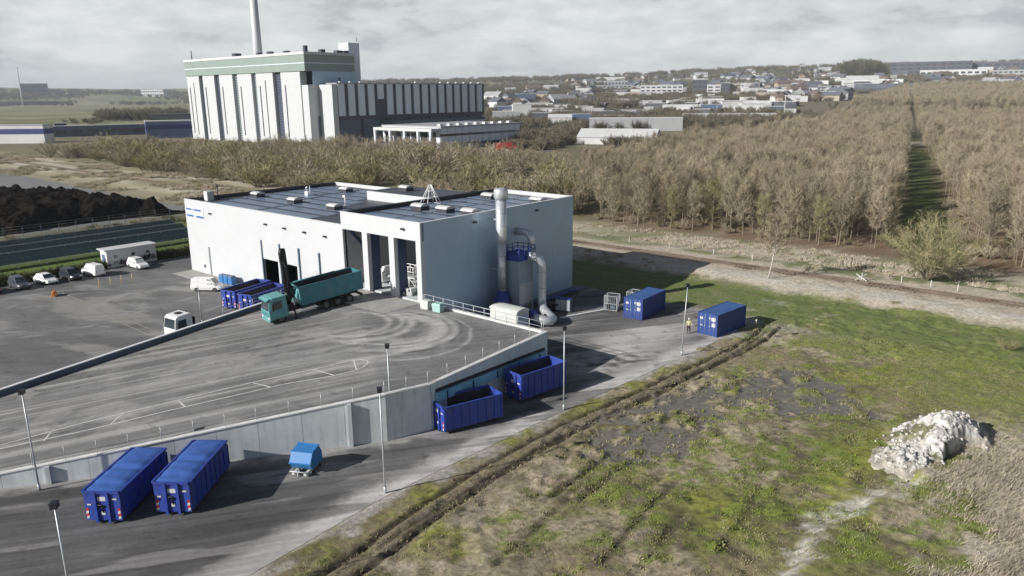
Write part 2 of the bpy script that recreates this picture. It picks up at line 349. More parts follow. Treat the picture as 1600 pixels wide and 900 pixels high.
EDX = np.interp(Y, [-90, -60, -37.5, -26.6, -8.6, 11.4, 22, 29.7], [26.5, 26.2, 25.4, 24.6, 25.3, 26.7, 27.3, 27.3]); Z = Z + (Y < 30) * .085 * np.exp(-((X - EDX - .42) / .38) ** 2)
Z = Z - .05 + .045 * near                                             # the paved sheets lie above it
bank = sst(Y, 42, 49) * (1 - sst(Y, 60, 66))
Z = Z + bank * .75 + bank * (fbm(X, Y, .5, 33, 4) - .5) * .35
Z = Z + sst(Y, 30, 36) * (1 - sst(Y, 42, 48)) * (fbm(X, Y, .4, 34, 4) - .5) * .25 * (X > 0)
# colours
g1 = fbm(X, Y, .07, 1, 5); g2 = fbm(X, Y, .45, 2, 5); g3 = fbm(X, Y, 1.3, 4, 4); st = fbm(X * .3 + Y * .05, Y * 1.2, .5, 6, 4)
C = np.zeros((len(X), 3)) + (.165, .15, .085)
olive = np.array((.165, .165, .065)); green = np.array((.14, .19, .035)); brown = np.array((.215, .175, .112)); pale = np.array((.36, .325, .26)); mud = np.array((.155, .125, .09))
C = mixc(C, (.20, .19, .11), sst(g1, .45, .6))
nf = sst(X, 20, 24) * (1 - sst(Y, 44, 48))
F_ = np.zeros_like(C) + olive
tan = np.array((.33, .28, .20)); moss = np.array((.225, .235, .05))
F_ = mixc(F_, moss, sst(fbm(X, Y, .16, 74, 5), .44, .58) * .9)
F_ = mixc(F_, tan, sst(fbm(X, Y, .13, 75, 6, .6), .49, .60) * .9); F_ = mixc(F_, green, sst(g3 * .5 + g2 * .5, .50, .58) * .75)
F_ = mixc(F_, mud * .8, sst(fbm(X, Y, .9, 14, 4), .56, .64) * .7); F_ = mixc(F_, (.07, .075, .03), sst(fbm(X, Y, 2.2, 16, 3), .62, .72) * .7)
# brown dry corner along the yard edge, greener towards the far side, pale at lower right
F_ = mixc(F_, brown * .9, sst(g2, .3, .6) * (1 - sst(X, 30, 35)) * (1 - sst(Y, 6, 16)) * .85)
F_ = mixc(F_, brown, sst(fbm(X, Y, .25, 71, 4), .42, .56) * sst(X, 29, 33) * (1 - sst(Y, -20, -13)) * .8)
F_ = mixc(F_, brown * 1.05, sst(fbm(X, Y, .12, 73, 4), .46, .56) * sst(Y, 9, 16) * (1 - sst(Y, 24, 30)) * .7)
F_ = mixc(F_, (.165, .19, .06), sst(fbm(X, Y, .10, 72, 4) + .25 * sst(Y, 12, 34), .5, .66) * sst(Y, 8, 20) * .85)
dline = X - (49.5 + (Y + 4) * -.10 + (g2 - .5) * 7)
F_ = mixc(F_, (.40, .355, .28), sst(dline + (fbm(X, Y, .3, 76, 4) - .5) * 9, 4.2, 6.5) * (1 - sst(Y, 8, 18)) * .92)
F_ = mixc(F_, (.40, .36, .29), sst(X - (57 + (g2 - .5) * 8), 0, 3) * (1 - sst(Y, 24, 36)) * .85)
dp, _ = seg_dist(X, Y, [(52.0, -1.5), (50.2, -7), (48.8, -12), (49.6, -18), (48.6, -24)]); F_ = mixc(F_, (.43, .41, .37), np.clip(sst(1.25 + (g3 - .5) * 3 - dp, 0, 1.0), 0, 1) * .8)
rt = np.zeros(len(X))
for p in RUTS[:3]: d, _ = seg_dist(X, Y, p); rt = np.maximum(rt, np.exp(-(d / .25) ** 2) * (.65 + .7 * fbm(X, Y, 1.7, 67, 3)))
F_ = mixc(F_, (.045, .035, .027), np.clip(rt, 0, 1) * .95)
d2_, _ = seg_dist(X, Y, [(29.3, -34), (28.2, -10), (29.9, 12), (30.3, 24)]); F_ = mixc(F_, (.165, .138, .105), sst(1.5 + (g3 - .5) * 3 - d2_, 0, .8) * (1 - rt) * .75)
F_ = mixc(F_, (.38, .325, .255), sst(fbm(X, Y, .45, 77, 5), .52, .6) * np.exp(-((X - 32.2) / 2.2) ** 2) * (1 - rt) * .8)
for p in RUTS[3:]: d, _ = seg_dist(X, Y, p); F_ = mixc(F_, (.06, .052, .035), np.exp(-(d / .4) ** 2) * .8 * (fbm(X, Y, 1.1, 66, 2) > .42))
ed_ = np.interp(Y, [-90, -60, -37.5, -26.6, -8.6, 11.4, 22, 29.7], [26.5, 26.2, 25.4, 24.6, 25.3, 26.7, 27.3, 27.3]); F_ = mixc(F_, (.36, .34, .31), sst(.8 + (g2 - .5) * 4.5 - (X - ed_), -.3, .9) * .9)   # pale dust along the yard edge
F_ = mixc(F_, (.30, .285, .26), np.exp(-((X - 31) / 6) ** 2 - ((Y - 31) / 4) ** 2) * sst(g2, .35, .55) * .8)
F_ = mixc(F_, (.155, .143, .115), pm)
F_ = F_ * 1.12; C = mixc(C, F_, nf)
gst = sst(Y, 29, 31.5) * (1 - sst(Y, 43, 46.5 + 0)) * sst(X, -30, -20)
C = mixc(C, (.145, .18, .055), gst * (1 - sst(X, 34, 60) * .4) * sst(g2 + .25, .5, .7)); C = mixc(C, (.2, .19, .10), gst * sst(g3, .55, .7) * .6)
# railway bank and pale strip
bw = sst(Y + (g2 - .5) * 5, 43.5, 46.5) * (1 - sst(Y + (g1 - .5) * 14, 70, 80)) * sst(X, -460, -380)
C = mixc(C, (.50, .44, .345), bw * .95)
C = mixc(C, (.50, .475, .42), bw * np.exp(-((Y - 48.5) / 2.2) ** 2) * sst(g2, .3, .6) * .8)
C = mixc(C, (.15, .185, .06), bw * sst(Y, 56.5, 59) * sst(g2 * .6 + g1 * .5, .5, .6) * sst(X, -40, -10) * .85)
C = mixc(C, (.22, .20, .09), bw * sst(Y, 36, 50) * (1 - sst(X, -70, -50)) * sst(fbm(X, Y * 2.5, .06, 44, 4), .48, .6) * .7)
C = mixc(C, (.25, .205, .16), np.exp(-((Y - 54) / 1.5) ** 2) * .85 * sst(X, -420, -380))
wb = sst(Y, 33, 38) * (1 - sst(Y, 44, 47)) * (1 - sst(X, -70, -60)) * sst(X, -400, -330); C = mixc(C, (.36, .315, .22), wb * .8)
# forest floor
ff = sst(Y + (g2 - .5) * 6, 76, 80) * sst(X + .27 * Y, -20, 0)
C = mixc(C, (.20, .135, .085), ff * .9); C = mixc(C, (.30, .25, .18), ff * sst(g2, .52, .66) * .6)
av = np.abs(X - (21 - (Y - 140) * .245)); C = mixc(C, (.085, .115, .03), ff * sst(6 - av, 0, 2) * .9)
C = mixc(C, (.38, .34, .25), np.exp(-((Y - 384) / 16) ** 2 - ((X + 40) / 16) ** 2))
# west side: hedge strip, grass, path, lot, fields
C = mixc(C, (.075, .095, .03), sst(-X, 65.5, 67) * (1 - sst(-X, 105, 110)) * (1 - sst(Y, 30, 36)))
C = mixc(C, (.12, .19, .035), np.exp(-((X + 75) / 2.6) ** 2) * (1 - sst(Y, 12, 20)) * .9)
C = mixc(C, (.16, .19, .06), sst(X, -106, -100) * sst(Y, 16, 20) * (1 - sst(X, -58, -55)) * (1 - sst(Y, 30, 36)) * .8)
C = mixc(C, (.27, .25, .21), np.exp(-((X + 111.5) / 1.9) ** 2) * (1 - sst(Y, 36, 42)))
lot = sst(-X, 114, 115) * (1 - sst(-X, 260, 262)) * (1 - sst(Y + (X + 115) * .02, 33.5, 35)); C = mixc(C, (.215, .215, .215), lot)
fl = (1 - sst(X + .55 * Y, -560, -520)) * sst(rr, 600, 660)
q = fbm((X * .35 + Y * .94) * .12, (X * -.94 + Y * .35) * .9, 1 / 60., 81, 3)
Fl = np.zeros_like(C) + (.20, .195, .10); Fl = mixc(Fl, (.13, .16, .055), sst(q, .44, .5)); Fl = mixc(Fl, (.27, .245, .16), sst(q, .55, .6))
C = mixc(C, Fl, fl)
C = mixc(C, (.19, .165, .115), sst(rr, 420, 640) * (1 - fl) * .8); C = mixc(C, (.15, .15, .11), sst(rr, 1200, 2200) * .7 * (1 - fl))
T4 = np.concatenate([C * (1 + (g3[:, None] - .5) * .25), pm[:, None]], 1)
gm = np_mesh('ground', np.stack([X, Y, Z], 1), grid_faces(len(GY), len(GX)), 'ground', T4)
link('ground', gm, kind='structure')

# ------------------------------------------------------------------ paved sheets
def yard_tint(x, y, ramp_=False):
    a = fbm(x * .25 + y * .06, y * .8, .8, 11, 5); b = fbm(x, y, .16, 12, 5); c = fbm(x, y, 1.1, 13, 4)
    k = .150 + (b - .5) * .10 + (a - .5) * .05
    T = np.stack([k, k * 1.0, k * .985], -1)
    return T, a, b, c
EDGE = [(-90, 26.5), (-60, 26.2), (-37.5, 25.4), (-26.6, 24.6), (-8.6, 25.3), (11.4, 26.7), (22, 27.3), (29.7, 27.3)]
def edge_x(y): return np.interp(y, [e[0] for e in EDGE], [e[1] for e in EDGE])
def sheet(name, ys, x0f, x1f, nx, zf, tintf, mat='asphalt'):
    u = np.linspace(0, 1, nx); yy = np.repeat(ys, nx); a = np.array([x0f(v) for v in ys]); b = np.array([x1f(v) for v in ys])
    xx = (a[:, None] + (b - a)[:, None] * u[None, :]).ravel(); zz = zf(xx, yy)
    return link(name, np_mesh(name, np.stack([xx, yy, zz + 0 * xx], 1), grid_faces(len(ys), nx), mat, tintf(xx, yy)), kind='structure')
def tint_front(x, y):                       # the service road and the aprons right of the hall
    T, a, b, c = yard_tint(x, y)
    al = x * .55 + y * .83; ac = x * .83 - y * .55
    s = fbm(ac * 1.6, al * .10, 1.0, 15, 4)
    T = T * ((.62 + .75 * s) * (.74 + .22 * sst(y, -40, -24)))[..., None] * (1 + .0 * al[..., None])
    e = edge_x(y) - x + (b - .5) * 2.6 + (c - .5) * 1.2
    T = mixc(T, (.58, .56, .53), sst(2.6 - e, 0, 1.8) * (.55 + .6 * c))
    T = mixc(T, (.52, .50, .475), sst(y, -2, 6) * np.exp(-((x - 20.8 + (b - .5) * 6) / 3.8) ** 2) * (1 - .5 * sst(y, 24, 30)) * sst(b * .5 + c * .5, .3, .52) * .95)
    wx = np.interp(y, [-52, -43.4, -36.5, -29, -20.9, -17, 0], [-2, 2.5, 7.5, 12.5, 18, 19.2, 19.2])
    T = mixc(T, (.34, .335, .32), sst(1.7 - (x - wx) + (c - .5) * 2.5, 0, 1.2) * (1 - sst(y, -14, -10)) * .8)
    T = mixc(T, (.31, .30, .29), sst(fbm(ac * 1.3, al * .22, .6, 18, 5), .56, .66) * .6)
    T = mixc(T, (.055, .055, .055), sst(fbm(ac, al * .14, .5, 19, 4), .52, .64) * .6)
    return T
ys = np.concatenate([np.arange(-88, -52, .6), np.arange(-52, .01, .2)])
WALLX = lambda y: float(np.interp(y, [-88, -52, -43.4, -36.5, -29, -20.9, -17, .3], [-24, -2.5, 2.3, 7.3, 12.3, 17.8, 18.6, 17.4]))
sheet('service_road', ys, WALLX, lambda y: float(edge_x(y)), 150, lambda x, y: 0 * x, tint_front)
sheet('side_yard', np.arange(0.01, 30.3, .2), lambda y: -.5, lambda y: float(edge_x(y)) - 0.0 if y < 24 else float(edge_x(y)) - (y - 24) ** 1.2 * .28, 140, lambda x, y: 0 * x, tint_front)
def tint_yard(x, y):
    T, a, b, c = yard_tint(x, y); T = T * 1.08
    s = fbm((x * .85 + y * .52) * .07, x * -.52 + y * .85, .75, 22, 4); T = T * (.78 + .45 * s)[..., None]
    T = mixc(T, (.30, .295, .28), sst(fbm(x * .35 + y * .2, y * .9 - x * .3, .3, 23, 5), .56, .68) * .7)
    for (cx, cy, R_) in [(-41, -12, 6.5), (-42.5, -11, 5.2), (-38, -13, 8.5), (-44, -22, 9.5), (-46, -24, 11.5)]:
        d = np.abs(np.hypot(x - cx, y - cy) - R_); T = mixc(T, (.31, .305, .295), np.exp(-(d / .3) ** 2) * sst(fbm(x, y, .3, 24, 3), .45, .58) * .7)
    T = mixc(T, (.09, .09, .09), sst(-x, 57, 61) * .45)
    return T
sheet('yard', np.arange(-95, .01, .45), lambda y: -66.0, lambda y: -16.3 if y > -52 else -16.3 - (-52 - y) * .3, 112, lambda x, y: 0 * x, tint_yard)
sheet('parking_strip', np.arange(.02, 9, .6), lambda y: -66.0, lambda y: -54.7, 24, lambda x, y: 0 * x, tint_yard)
# concrete slab by the hall's left front
b = MB(); b.box(-54.4, -26, -3.4, -.02, .004, .03); b.build('concrete_apron', 'floor_conc', kind='structure')

# ------------------------------------------------------------------ ramp (raised apron that slopes down to the left)
ARC = [(5.3, -8.7)]
def tint_ramp(x, y):
    T, a, b, c = yard_tint(x, y); T = T * 1.25
    lane = (x - 18) * -.56 + (y + 20.9) * -.83; acr = (x - 18) * .83 - (y + 20.9) * .56
    s = fbm(lane * .05, acr * 1.0, 1.0, 25, 4) ; down = sst(lane, -6, 8)
    T = T * (1 + (s - .5) * 1.0 * down)[..., None]
    T = mixc(T, (.34, .335, .32), down * sst(fbm(lane * .05, acr * 1.6, 1.0, 26, 4), .52, .64) * .7)
    rg = random.Random(9); arcs = [(4.6, -8.7, 7.0, .55, .6), (4.2, -9.0, 6.1, .3, .6), (5.1, -9.3, 5.6, .7, .5), (3.2, -8.4, 6.4, .25, .55), (4.6, -8.9, 7.75, .14, -.5), (4.4, -8.8, 6.6, .12, -.4), (1.0, -9.5, 5.4, .5, .5), (.4, -9.2, 4.6, .3, .5), (-.5, -10, 4.4, .35, .45), (2.2, -11.5, 8.6, .5, .4), (4.8, -8.0, 4.6, .9, .4), (5.8, -9.5, 8.4, .2, .35)]
    for cx_, cy_, R_, w_, k_ in arcs:
        th = np.arctan2(y - cy_, x - cx_); r_ = np.hypot(x - cx_, (y - cy_) * 1.12); open_ = sst(np.cos(th - .35 + rg.uniform(-.5, .5)), rg.uniform(-.7, -.1), .5)
        d = np.abs(r_ - R_ + (fbm(th * 3, r_ * 0 + R_, 1.0, 27, 3) - .5) * .6); m = np.exp(-(d / w_) ** 2) * open_ * (.6 + .4 * sst(fbm(th * 4, r_ * .7, 1.0, 28, 3), .35, .6))
        T = mixc(T, (.47, .465, .45) if k_ > 0 else (.085, .085, .085), m * min(1, abs(k_) * 1.9))
    T = mixc(T, (.33, .325, .31), sst(y, -6.5, -2) * (1 - sst(x, 1, 6)) * .35)
    T = mixc(T, (.36, .35, .34), sst(fbm(x, y, .3, 29, 5), .58, .7) * .4)
    return T
ysr = np.concatenate([np.arange(-60, -42, .4), np.arange(-42, -.03, .18), [-.03]])
WTOP = lambda y: float(np.interp(y, [-60, -52, -43.4, -36.5, -29, -20.9, -17, .3], [-9, -3.2, 2.5, 7.5, 12.5, 18, 19.0, 17.9])) - .05
sheet('ramp', ysr, lambda y: -16.35, WTOP, 230, lambda x, y: RAMP(x, y) + .01, tint_ramp)
b = MB(); b.box(-13.9, -.3, -5.5, -.06, 3.82, 3.835); b.build('door_slab', 'floor_conc', kind='structure')
# painted lines on the ramp, draped on its surface
def strip(mb, pts, w, dz, n=1.0):
    P = [Vector((x, y, 0)) for x, y in pts]; q = []
    for a_, b_ in zip(P[:-1], P[1:]):
        k = max(1, int((b_ - a_).length / n)); q += [a_.lerp(b_, i / k) for i in range(k)]
    q.append(P[-1])
    for i in range(len(q) - 1):
        d = (q[i + 1] - q[i]).normalized(); s_ = Vector((-d.y, d.x, 0)) * w / 2
        c4 = [q[i] - s_, q[i] + s_, q[i + 1] + s_, q[i + 1] - s_]
        mb.quad(*[(v.x, v.y, float(RAMP(v.x, v.y)) + dz) for v in c4])
isl_up = [(-3.7, -41.65), (-1.8, -36.6), (1.19, -30.6), (4.43, -24.2), (7.1, -19.8), (8.46, -17.15), (9.3, -16.3), (10.1, -16.2), (10.7, -16.6)]
isl_lo = [(-2.9, -41.87), (.22, -36.82), (3.0, -31.4), (5.55, -26.8), (7.54, -23.2), (10.0, -20.2), (10.9, -18.6), (11.05, -17.5), (10.7, -16.6)]
mk = MB(); strip(mk, isl_up, .13, .022); strip(mk, isl_lo, .13, .022)
for p, q in [((-2.34, -38.4), (-1.0, -39.4)), ((-.3, -33.6), (1.1, -35.2)), ((1.6, -29.8), (3.6, -30.2)), ((4.5, -24.4), (7.0, -24.2)), ((7.08, -19.9), (10.2, -19.9)), ((8.9, -16.8), (10.95, -18.1))]: strip(mk, [p, q], .12, .0225)
mk.build('lane_marking', 'marking', kind='structure')
mk = MB()
for y0 in np.arange(-44, -4, .1): pass
strip(mk, [(-15.75, -46), (-15.75, -7)], .12, .022); mk.build('edge_line', 'faintmark', kind='structure')
mk = MB()
for p, q in [((-55.0, -19.2), (-25.1, -19.1)), ((-51.9, -20.1), (-24.6, -20.3))]:
    d = (Vector(q) - Vector(p)).normalized(); s_ = Vector((-d.y, d.x)) * .07
    mk.quad(*[(v.x, v.y, .005) for v in (Vector(p) - s_, Vector(p) + s_, Vector(q) + s_, Vector(q) - s_)])
for y in (-27, -24.1, -21, -18.0, -14.7, -11.5, -8.2, -2.6, .6): mk.box(-65.4, -60.6, y - .05, y + .05, .004, .007)
mk.build('yard_line', 'faintmark', kind='structure')
# ================================================================== the white hall
hall = thing('industrial_hall', 'large white industrial hall with blue-grey side wall, three tall open bays and dark panelled roof', 'industrial hall')
def hbox(name, mat, *boxes, parent=hall, **kw):
    b = MB()
    for q in boxes: b.box(*q)
    return b.build(name, mat, parent, **kw)
RT, LT = 13.1, 11.45                                   # wall tops of the right and the left block
front = hbox('front_wall', 'white_clad', (-54.6, -32.93, 0, .25, -.05, LT), (-32.93, -29.31, 0, .25, 4.73, LT), (-29.31, -28.34, 0, .25, -.05, LT), (-28.34, -24.72, 0, .25, 4.72, LT), (-24.72, -14.42, 0, .25, -.05, LT))
bay = hbox('bay_wall', 'white_clad', (-14.42, 0, -.01, .3, 11.0, RT), (-14.42, -14.2, -.01, .3, 3.4, 11.0), (-10.4, -9.43, -.01, .55, 3.4, 11.0), (-5.5, -4.57, -.01, .55, 3.4, 11.0), (-.8, 0, -.01, .55, 3.4, 11.0))
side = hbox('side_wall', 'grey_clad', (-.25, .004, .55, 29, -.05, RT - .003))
hbox('rear_wall', 'white_clad', (-54.6, -.25, 28.75, 29, -.05, LT - .01), (-14.4, -.25, 28.75, 28.998, LT - .01, RT - .01))
hbox('end_wall', 'white_clad', (-54.6, -54.35, .25, 28.75, -.05, LT - .005))
hbox('step_wall', 'white_clad', (-14.42, -14.2, .3, 28.75, 10.9, RT - .006))
hbox('inner_wall', 'inside', (-14.2, -14.0, .55, 28.7, 3.8, 10.9), (-14.0, -.25, 17.0, 17.2, 3.8, 12.5), (-.45, -.26, .6, 17, 3.8, 12.5))
hbox('foundation', 'concrete', (-14.2, -.25, .56, 28.7, -.05, 3.8))
for q in ((-14.5, .06, -.05, .34, RT, RT + .06), (-.30, .06, .34, 29.05, RT, RT + .055), (-54.65, -14.5, -.05, .3, LT, LT + .05), (-54.3, -14.5, 28.7, 29.05, LT, LT + .05), (-14.2, -.3, 28.7, 29.05, RT, RT + .05)): hbox('edge_trim', 'trim', q)
for q in ((-54.65, -54.3, .3, 29.05, LT, LT + .05), (-54.34, -54.2, .26, 28.7, 10.9, LT - .02), (-14.5, -14.2, .34, 29.05, RT, RT + .05), (-14.2, -14.1, .31, 28.7, 12.4, RT - .02)): hbox('dark_upstand', 'parapet_dark', q)
rf = hbox('roof', 'roof', (-54.2, -14.42, .25, 28.75, 10.7, 10.92), (-14.1, -.25, .3, 28.75, 12.4, 12.62))
rb = MB(); rb.box(-33.4, -14.5, 19.7, 28.6, 10.92, 12.2); rsd = rb.build('raised_roof', 'roof', rf)
hbox('raised_front', 'white_clad', (-33.4, -14.5, 19.55, 19.7, 10.92, 12.32), (-33.55, -33.4, 19.55, 28.6, 10.92, 12.3), parent=rf)
# film panel rows on the roof, every row a part
b = MB(); b.box(0, 1, 0, 1, 0, .05); pvm = b.mesh('solar_strip', 'pv')
def pv_row(x0, x1, y0, w, z):
    o = link('solar_strip', pvm, hall, (x0, y0, z)); o.scale = (x1 - x0, w, 1)
for k, (x0, x1) in enumerate([(-50, -24.5), (-51, -24.5), (-52, -25), (-53, -30), (-53, -31), (-53.4, -34), (-53.4, -34.5), (-53.4, -34.5)]):
    for a_, e_ in ((x0, (x0 + x1) / 2 - .35), ((x0 + x1) / 2 + .35, x1)): pv_row(a_, e_, 2.4 + k * 3.15, 2.05, 10.935)
for k in range(8): 
    for a_, e_ in ((-13.2, -7.2), (-6.9, -1.6)): pv_row(a_, e_, 2.2 + k * 3.2, 2.1, 12.635)
# roof vents with rounded white lids
b = MB(); b.box(-.95, .95, -.75, .75, 0, .55); vb = b.mesh('roof_vent', 'parapet_dark')
b = MB(); b.rings([[(x, -.8 * math.cos(t), .55 + z0 * math.sin(t)) for t in [math.pi * i / 8 for i in range(9)]] for x, z0 in ((-1.0, .34), (1.0, .34))]); vl = b.mesh('vent_lid', 'far_white')
for x, y, z in [(-50.8, 10.6, 10.92), (-39.6, 10.2, 10.92), (-28.8, 9.7, 10.92), (-44.3, 23.6, 10.92), (-29.3, 24, 12.2), (-9.9, 9.2, 12.62), (-5.7, 9.6, 12.62), (-1.7, 10, 12.62), (-9.8, 22.4, 12.62), (-1.6, 23.2, 12.62)]:
    o = link('roof_vent', vb, hall, (x, y, z + .01)); link('vent_lid', vl, o)
b = MB()
for k in range(6):
    t = k * math.pi / 3; b.tube([(-12.6 + 1.5 * math.cos(t), 13.6 + 1.5 * math.sin(t), 12.63), (-12.6 + .15 * math.cos(t), 13.6 + .15 * math.sin(t), 15.3)], .05, 5)
    t2 = t + math.pi / 3
    for f_ in (0, .35, .68): b.tube([(-12.6 + (1.5 - 1.35 * f_) * math.cos(t), 13.6 + (1.5 - 1.35 * f_) * math.sin(t), 12.66 + 2.66 * f_), (-12.6 + (1.5 - 1.35 * f_) * math.cos(t2), 13.6 + (1.5 - 1.35 * f_) * math.sin(t2), 12.66 + 2.66 * f_)], .04, 5)
b.build('roof_mast_frame', 'white_paint', hall)
b = MB(); b.box(-46.1, -45.3, 16.5, 17.2, 10.95, 11.6); b.tube([(-45.0, 16.8, 10.95), (-45.0, 16.8, 12.6)], .06, 6); b.tube([(-46.4, 17.3, 10.95), (-46.2, 16.9, 12.2), (-45.5, 16.7, 12.4)], .12, 6); b.build('roof_unit', 'white_paint', hall)
b = MB(); b.tube([(-28.2, 11.2, 10.95), (-28.2, 11.2, 12.9)], .07, 6); b.box(-28.6, -28.1, 11.1, 11.3, 12.6, 12.9); b.build('roof_pole', 'white_paint', hall)
b = MB(); b.box(-54.0, -52.9, 3.0, 4.1, 10.95, 12.4); b.build('flue_box', 'far_white', hall)
b = MB(); b.tube([(-52.5, 4.6, 10.95), (-52.5, 4.6, 13.0)], .1, 6); b.tube([(-52.5, 4.6, 13.0), (-52.5, 4.6, 13.4)], .2, 6); b.build('flue_pipe', 'parapet_dark', hall)
# doors, guides, lamps and the blue-and-white panel on the front
for x0 in (-23.85, -19.3):
    b = MB()
    for k in range(6): b.box(x0 + .12, x0 + 3.6, -.05, -.004, .05 + k * .78, .05 + k * .78 + .765)
    b.build('sectional_door', 'white_clad', hall)
for x, z0, z1 in [(-48.3, .1, 4.5), (-33.05, 0, 7.37), (-28.52, 0, 7.34), (-23.98, 0, 7.3), (-19.42, 0, 7.26)]:
    hbox('door_guide', 'galv' if z1 < 5 else 'slate', (x - .11, x + .11, -.16, -.003, z0, z1))
for x in (-33.05, -28.52): hbox('door_hood', 'white_clad', (x + .15, x + 4.2, -.045, -.003, 4.85, 7.3))
lb = MB(); lb.box(-.22, .22, -.3, -.02, -.1, .1); lb.box(-.05, .05, -.02, 0, -.05, .05); lm = lb.mesh('wall_lamp', 'lampblack')
for x, z in [(-46.7, 9.85), (-31.5, 9.8), (-26.9, 9.72), (-22.3, 9.68), (-17.8, 9.62), (-2.8, 12.2)]: link('wall_lamp', lm, hall, (x, -.015, z))
for y in (8.8, 20.7): link('wall_lamp', lm, hall, (.02, y, 12.1), rz=math.pi / 2)
hbox('meter_box', 'slate', (-50.3, -50.0, -.12, -.004, 1.0, 1.45))
b = MB(); b.tube([(.02, 29 - .9, .55), (.05, 29 - .9, .55)], .3, 12); b.build('wall_disc', 'far_white', hall)
sg = hbox('sign_panel', 'far_white', (-54.3, -48.8, -.05, -.003, 8.75, 10.2))
b = MB()
for x0, x1, z0, z1 in [(-54.15, -52.45, 9.86, 10.12), (-52.2, -51.9, 9.98, 10.12), (-51.75, -49.5, 9.86, 10.12), (-54.1, -52.0, 8.84, 9.12), (-51.2, -48.95, 8.84, 9.12)]: b.box(x0, x1, -.06, -.0505, z0, z1)
b.build('sign_bar', pmat('sign_blue', (.02, .12, .42), .5), sg)
# inside the bays: pillar returns with their shade painted blue, brace
for x in (-9.42, -4.56): hbox('pillar_return', 'steel_blue', (x - .5, x - .02, .56, 1.9, 3.8, 11))
b = MB(); b.beam((-13.85, .8, 10.8), (-13.85, 5.2, 6.0), .3); b.build('diagonal_brace', 'steel_blue', hall)
b = MB()
for y in (4, 8.5, 13): b.box(-13.9, -.5, y - .15, y + .15, 11.9, 12.35)
b.build('roof_beam', 'steel_blue', hall)
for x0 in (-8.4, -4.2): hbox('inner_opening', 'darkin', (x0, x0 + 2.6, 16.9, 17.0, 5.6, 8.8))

# things standing inside the open bays
def frame_rails(b, x0, x1, y, z0, z1, n, r=.04):
    for i in range(n + 1):
        x = x0 + (x1 - x0) * i / n; b.tube([(x, y, z0), (x, y, z1)], r, 5)
    for z in (z1, (z0 + z1) / 2): b.tube([(x0, y, z), (x1, y, z)], r, 5)
t = thing('steel_walkway', 'white railed steel walkway with stair just inside the rightmost open bay of the hall', 'walkway', (-5.9, 3.6, 3.81))
b = MB(); b.box(-1.6, 2.0, -.6, .6, 1.7, 1.8); b.build('deck', 'galv', t)
b = MB(); frame_rails(b, -1.6, 2, -.58, 1.8, 3.0, 4, .05); frame_rails(b, -1.6, 2, .58, 1.8, 3.0, 4, .05); b.build('railing', 'white_paint', t)
b = MB()
for x in (-1.5, 0.2, 1.9):
    for y in (-.5, .5): b.tube([(x, y, 0), (x, y, 1.7)], .06, 5)
b.beam((-1.5, -.5, 1.6), (1.9, -.5, 1.6), .07); b.beam((-1.5, .5, 1.6), (1.9, .5, 1.6), .07); b.beam((-1.5, -.5, .8), (-1.5, .5, .8), .07); b.beam((-1.5, -.5, .1), (.2, -.5, 1.6), .06); b.beam((.2, -.5, 1.6), (1.9, -.5, .1), .06); b.build('support_frame', 'white_paint', t)
b = MB()
for i in range(7): b.box(-1.6 - .28 * (7 - i), -1.35 - .28 * (7 - i), -.5, .5, .2 + i * .24, .24 + i * .24)
b.build('stair', 'galv', t)
t = thing('baling_machine', 'white and grey machine standing in the middle open bay of the hall', 'machine', (-11.0, 3.9, 3.81))
b = MB(); b.box(-1, .2, -.8, .8, .3, 1.6); b.prof([(-.4, 1.6), (.2, 1.6), (.6, 2.3), (.1, 2.3)], -.6, .6); b.build('body', 'white_paint', t, bevel=.05)
b = MB(); b.tube([(-.5, -.85, .8), (-.5, -.80, .8)], .6, 14); b.tube([(-.5, -.98, .8), (-.5, -.86, .8)], .25, 10); b.build('drum', 'darkin', t)
b = MB(); b.tube([(.2, 0, .9), (1.4, .1, 1.1), (2.2, .1, .4)], .16, 8); b.box(1.2, 2.4, -.5, .5, 0, .4); b.build('outfeed', 'galv', t)
t = thing('bale_heap', 'pile of pale bales and bags on the floor of the rightmost open bay', 'bale heap', (-4.6, 1.5, 3.81))
random.seed(3)
for k in range(9):
    b = MB(); w = random.uniform(.35, .6); b.box(-w, w, -w * .7, w * .7, 0, w); o = b.build('bale', 'far_white', t, (random.uniform(-1.6, 1.0), random.uniform(-.6, .8), 0 if k < 6 else .45), random.uniform(0, 3), bevel=.08)

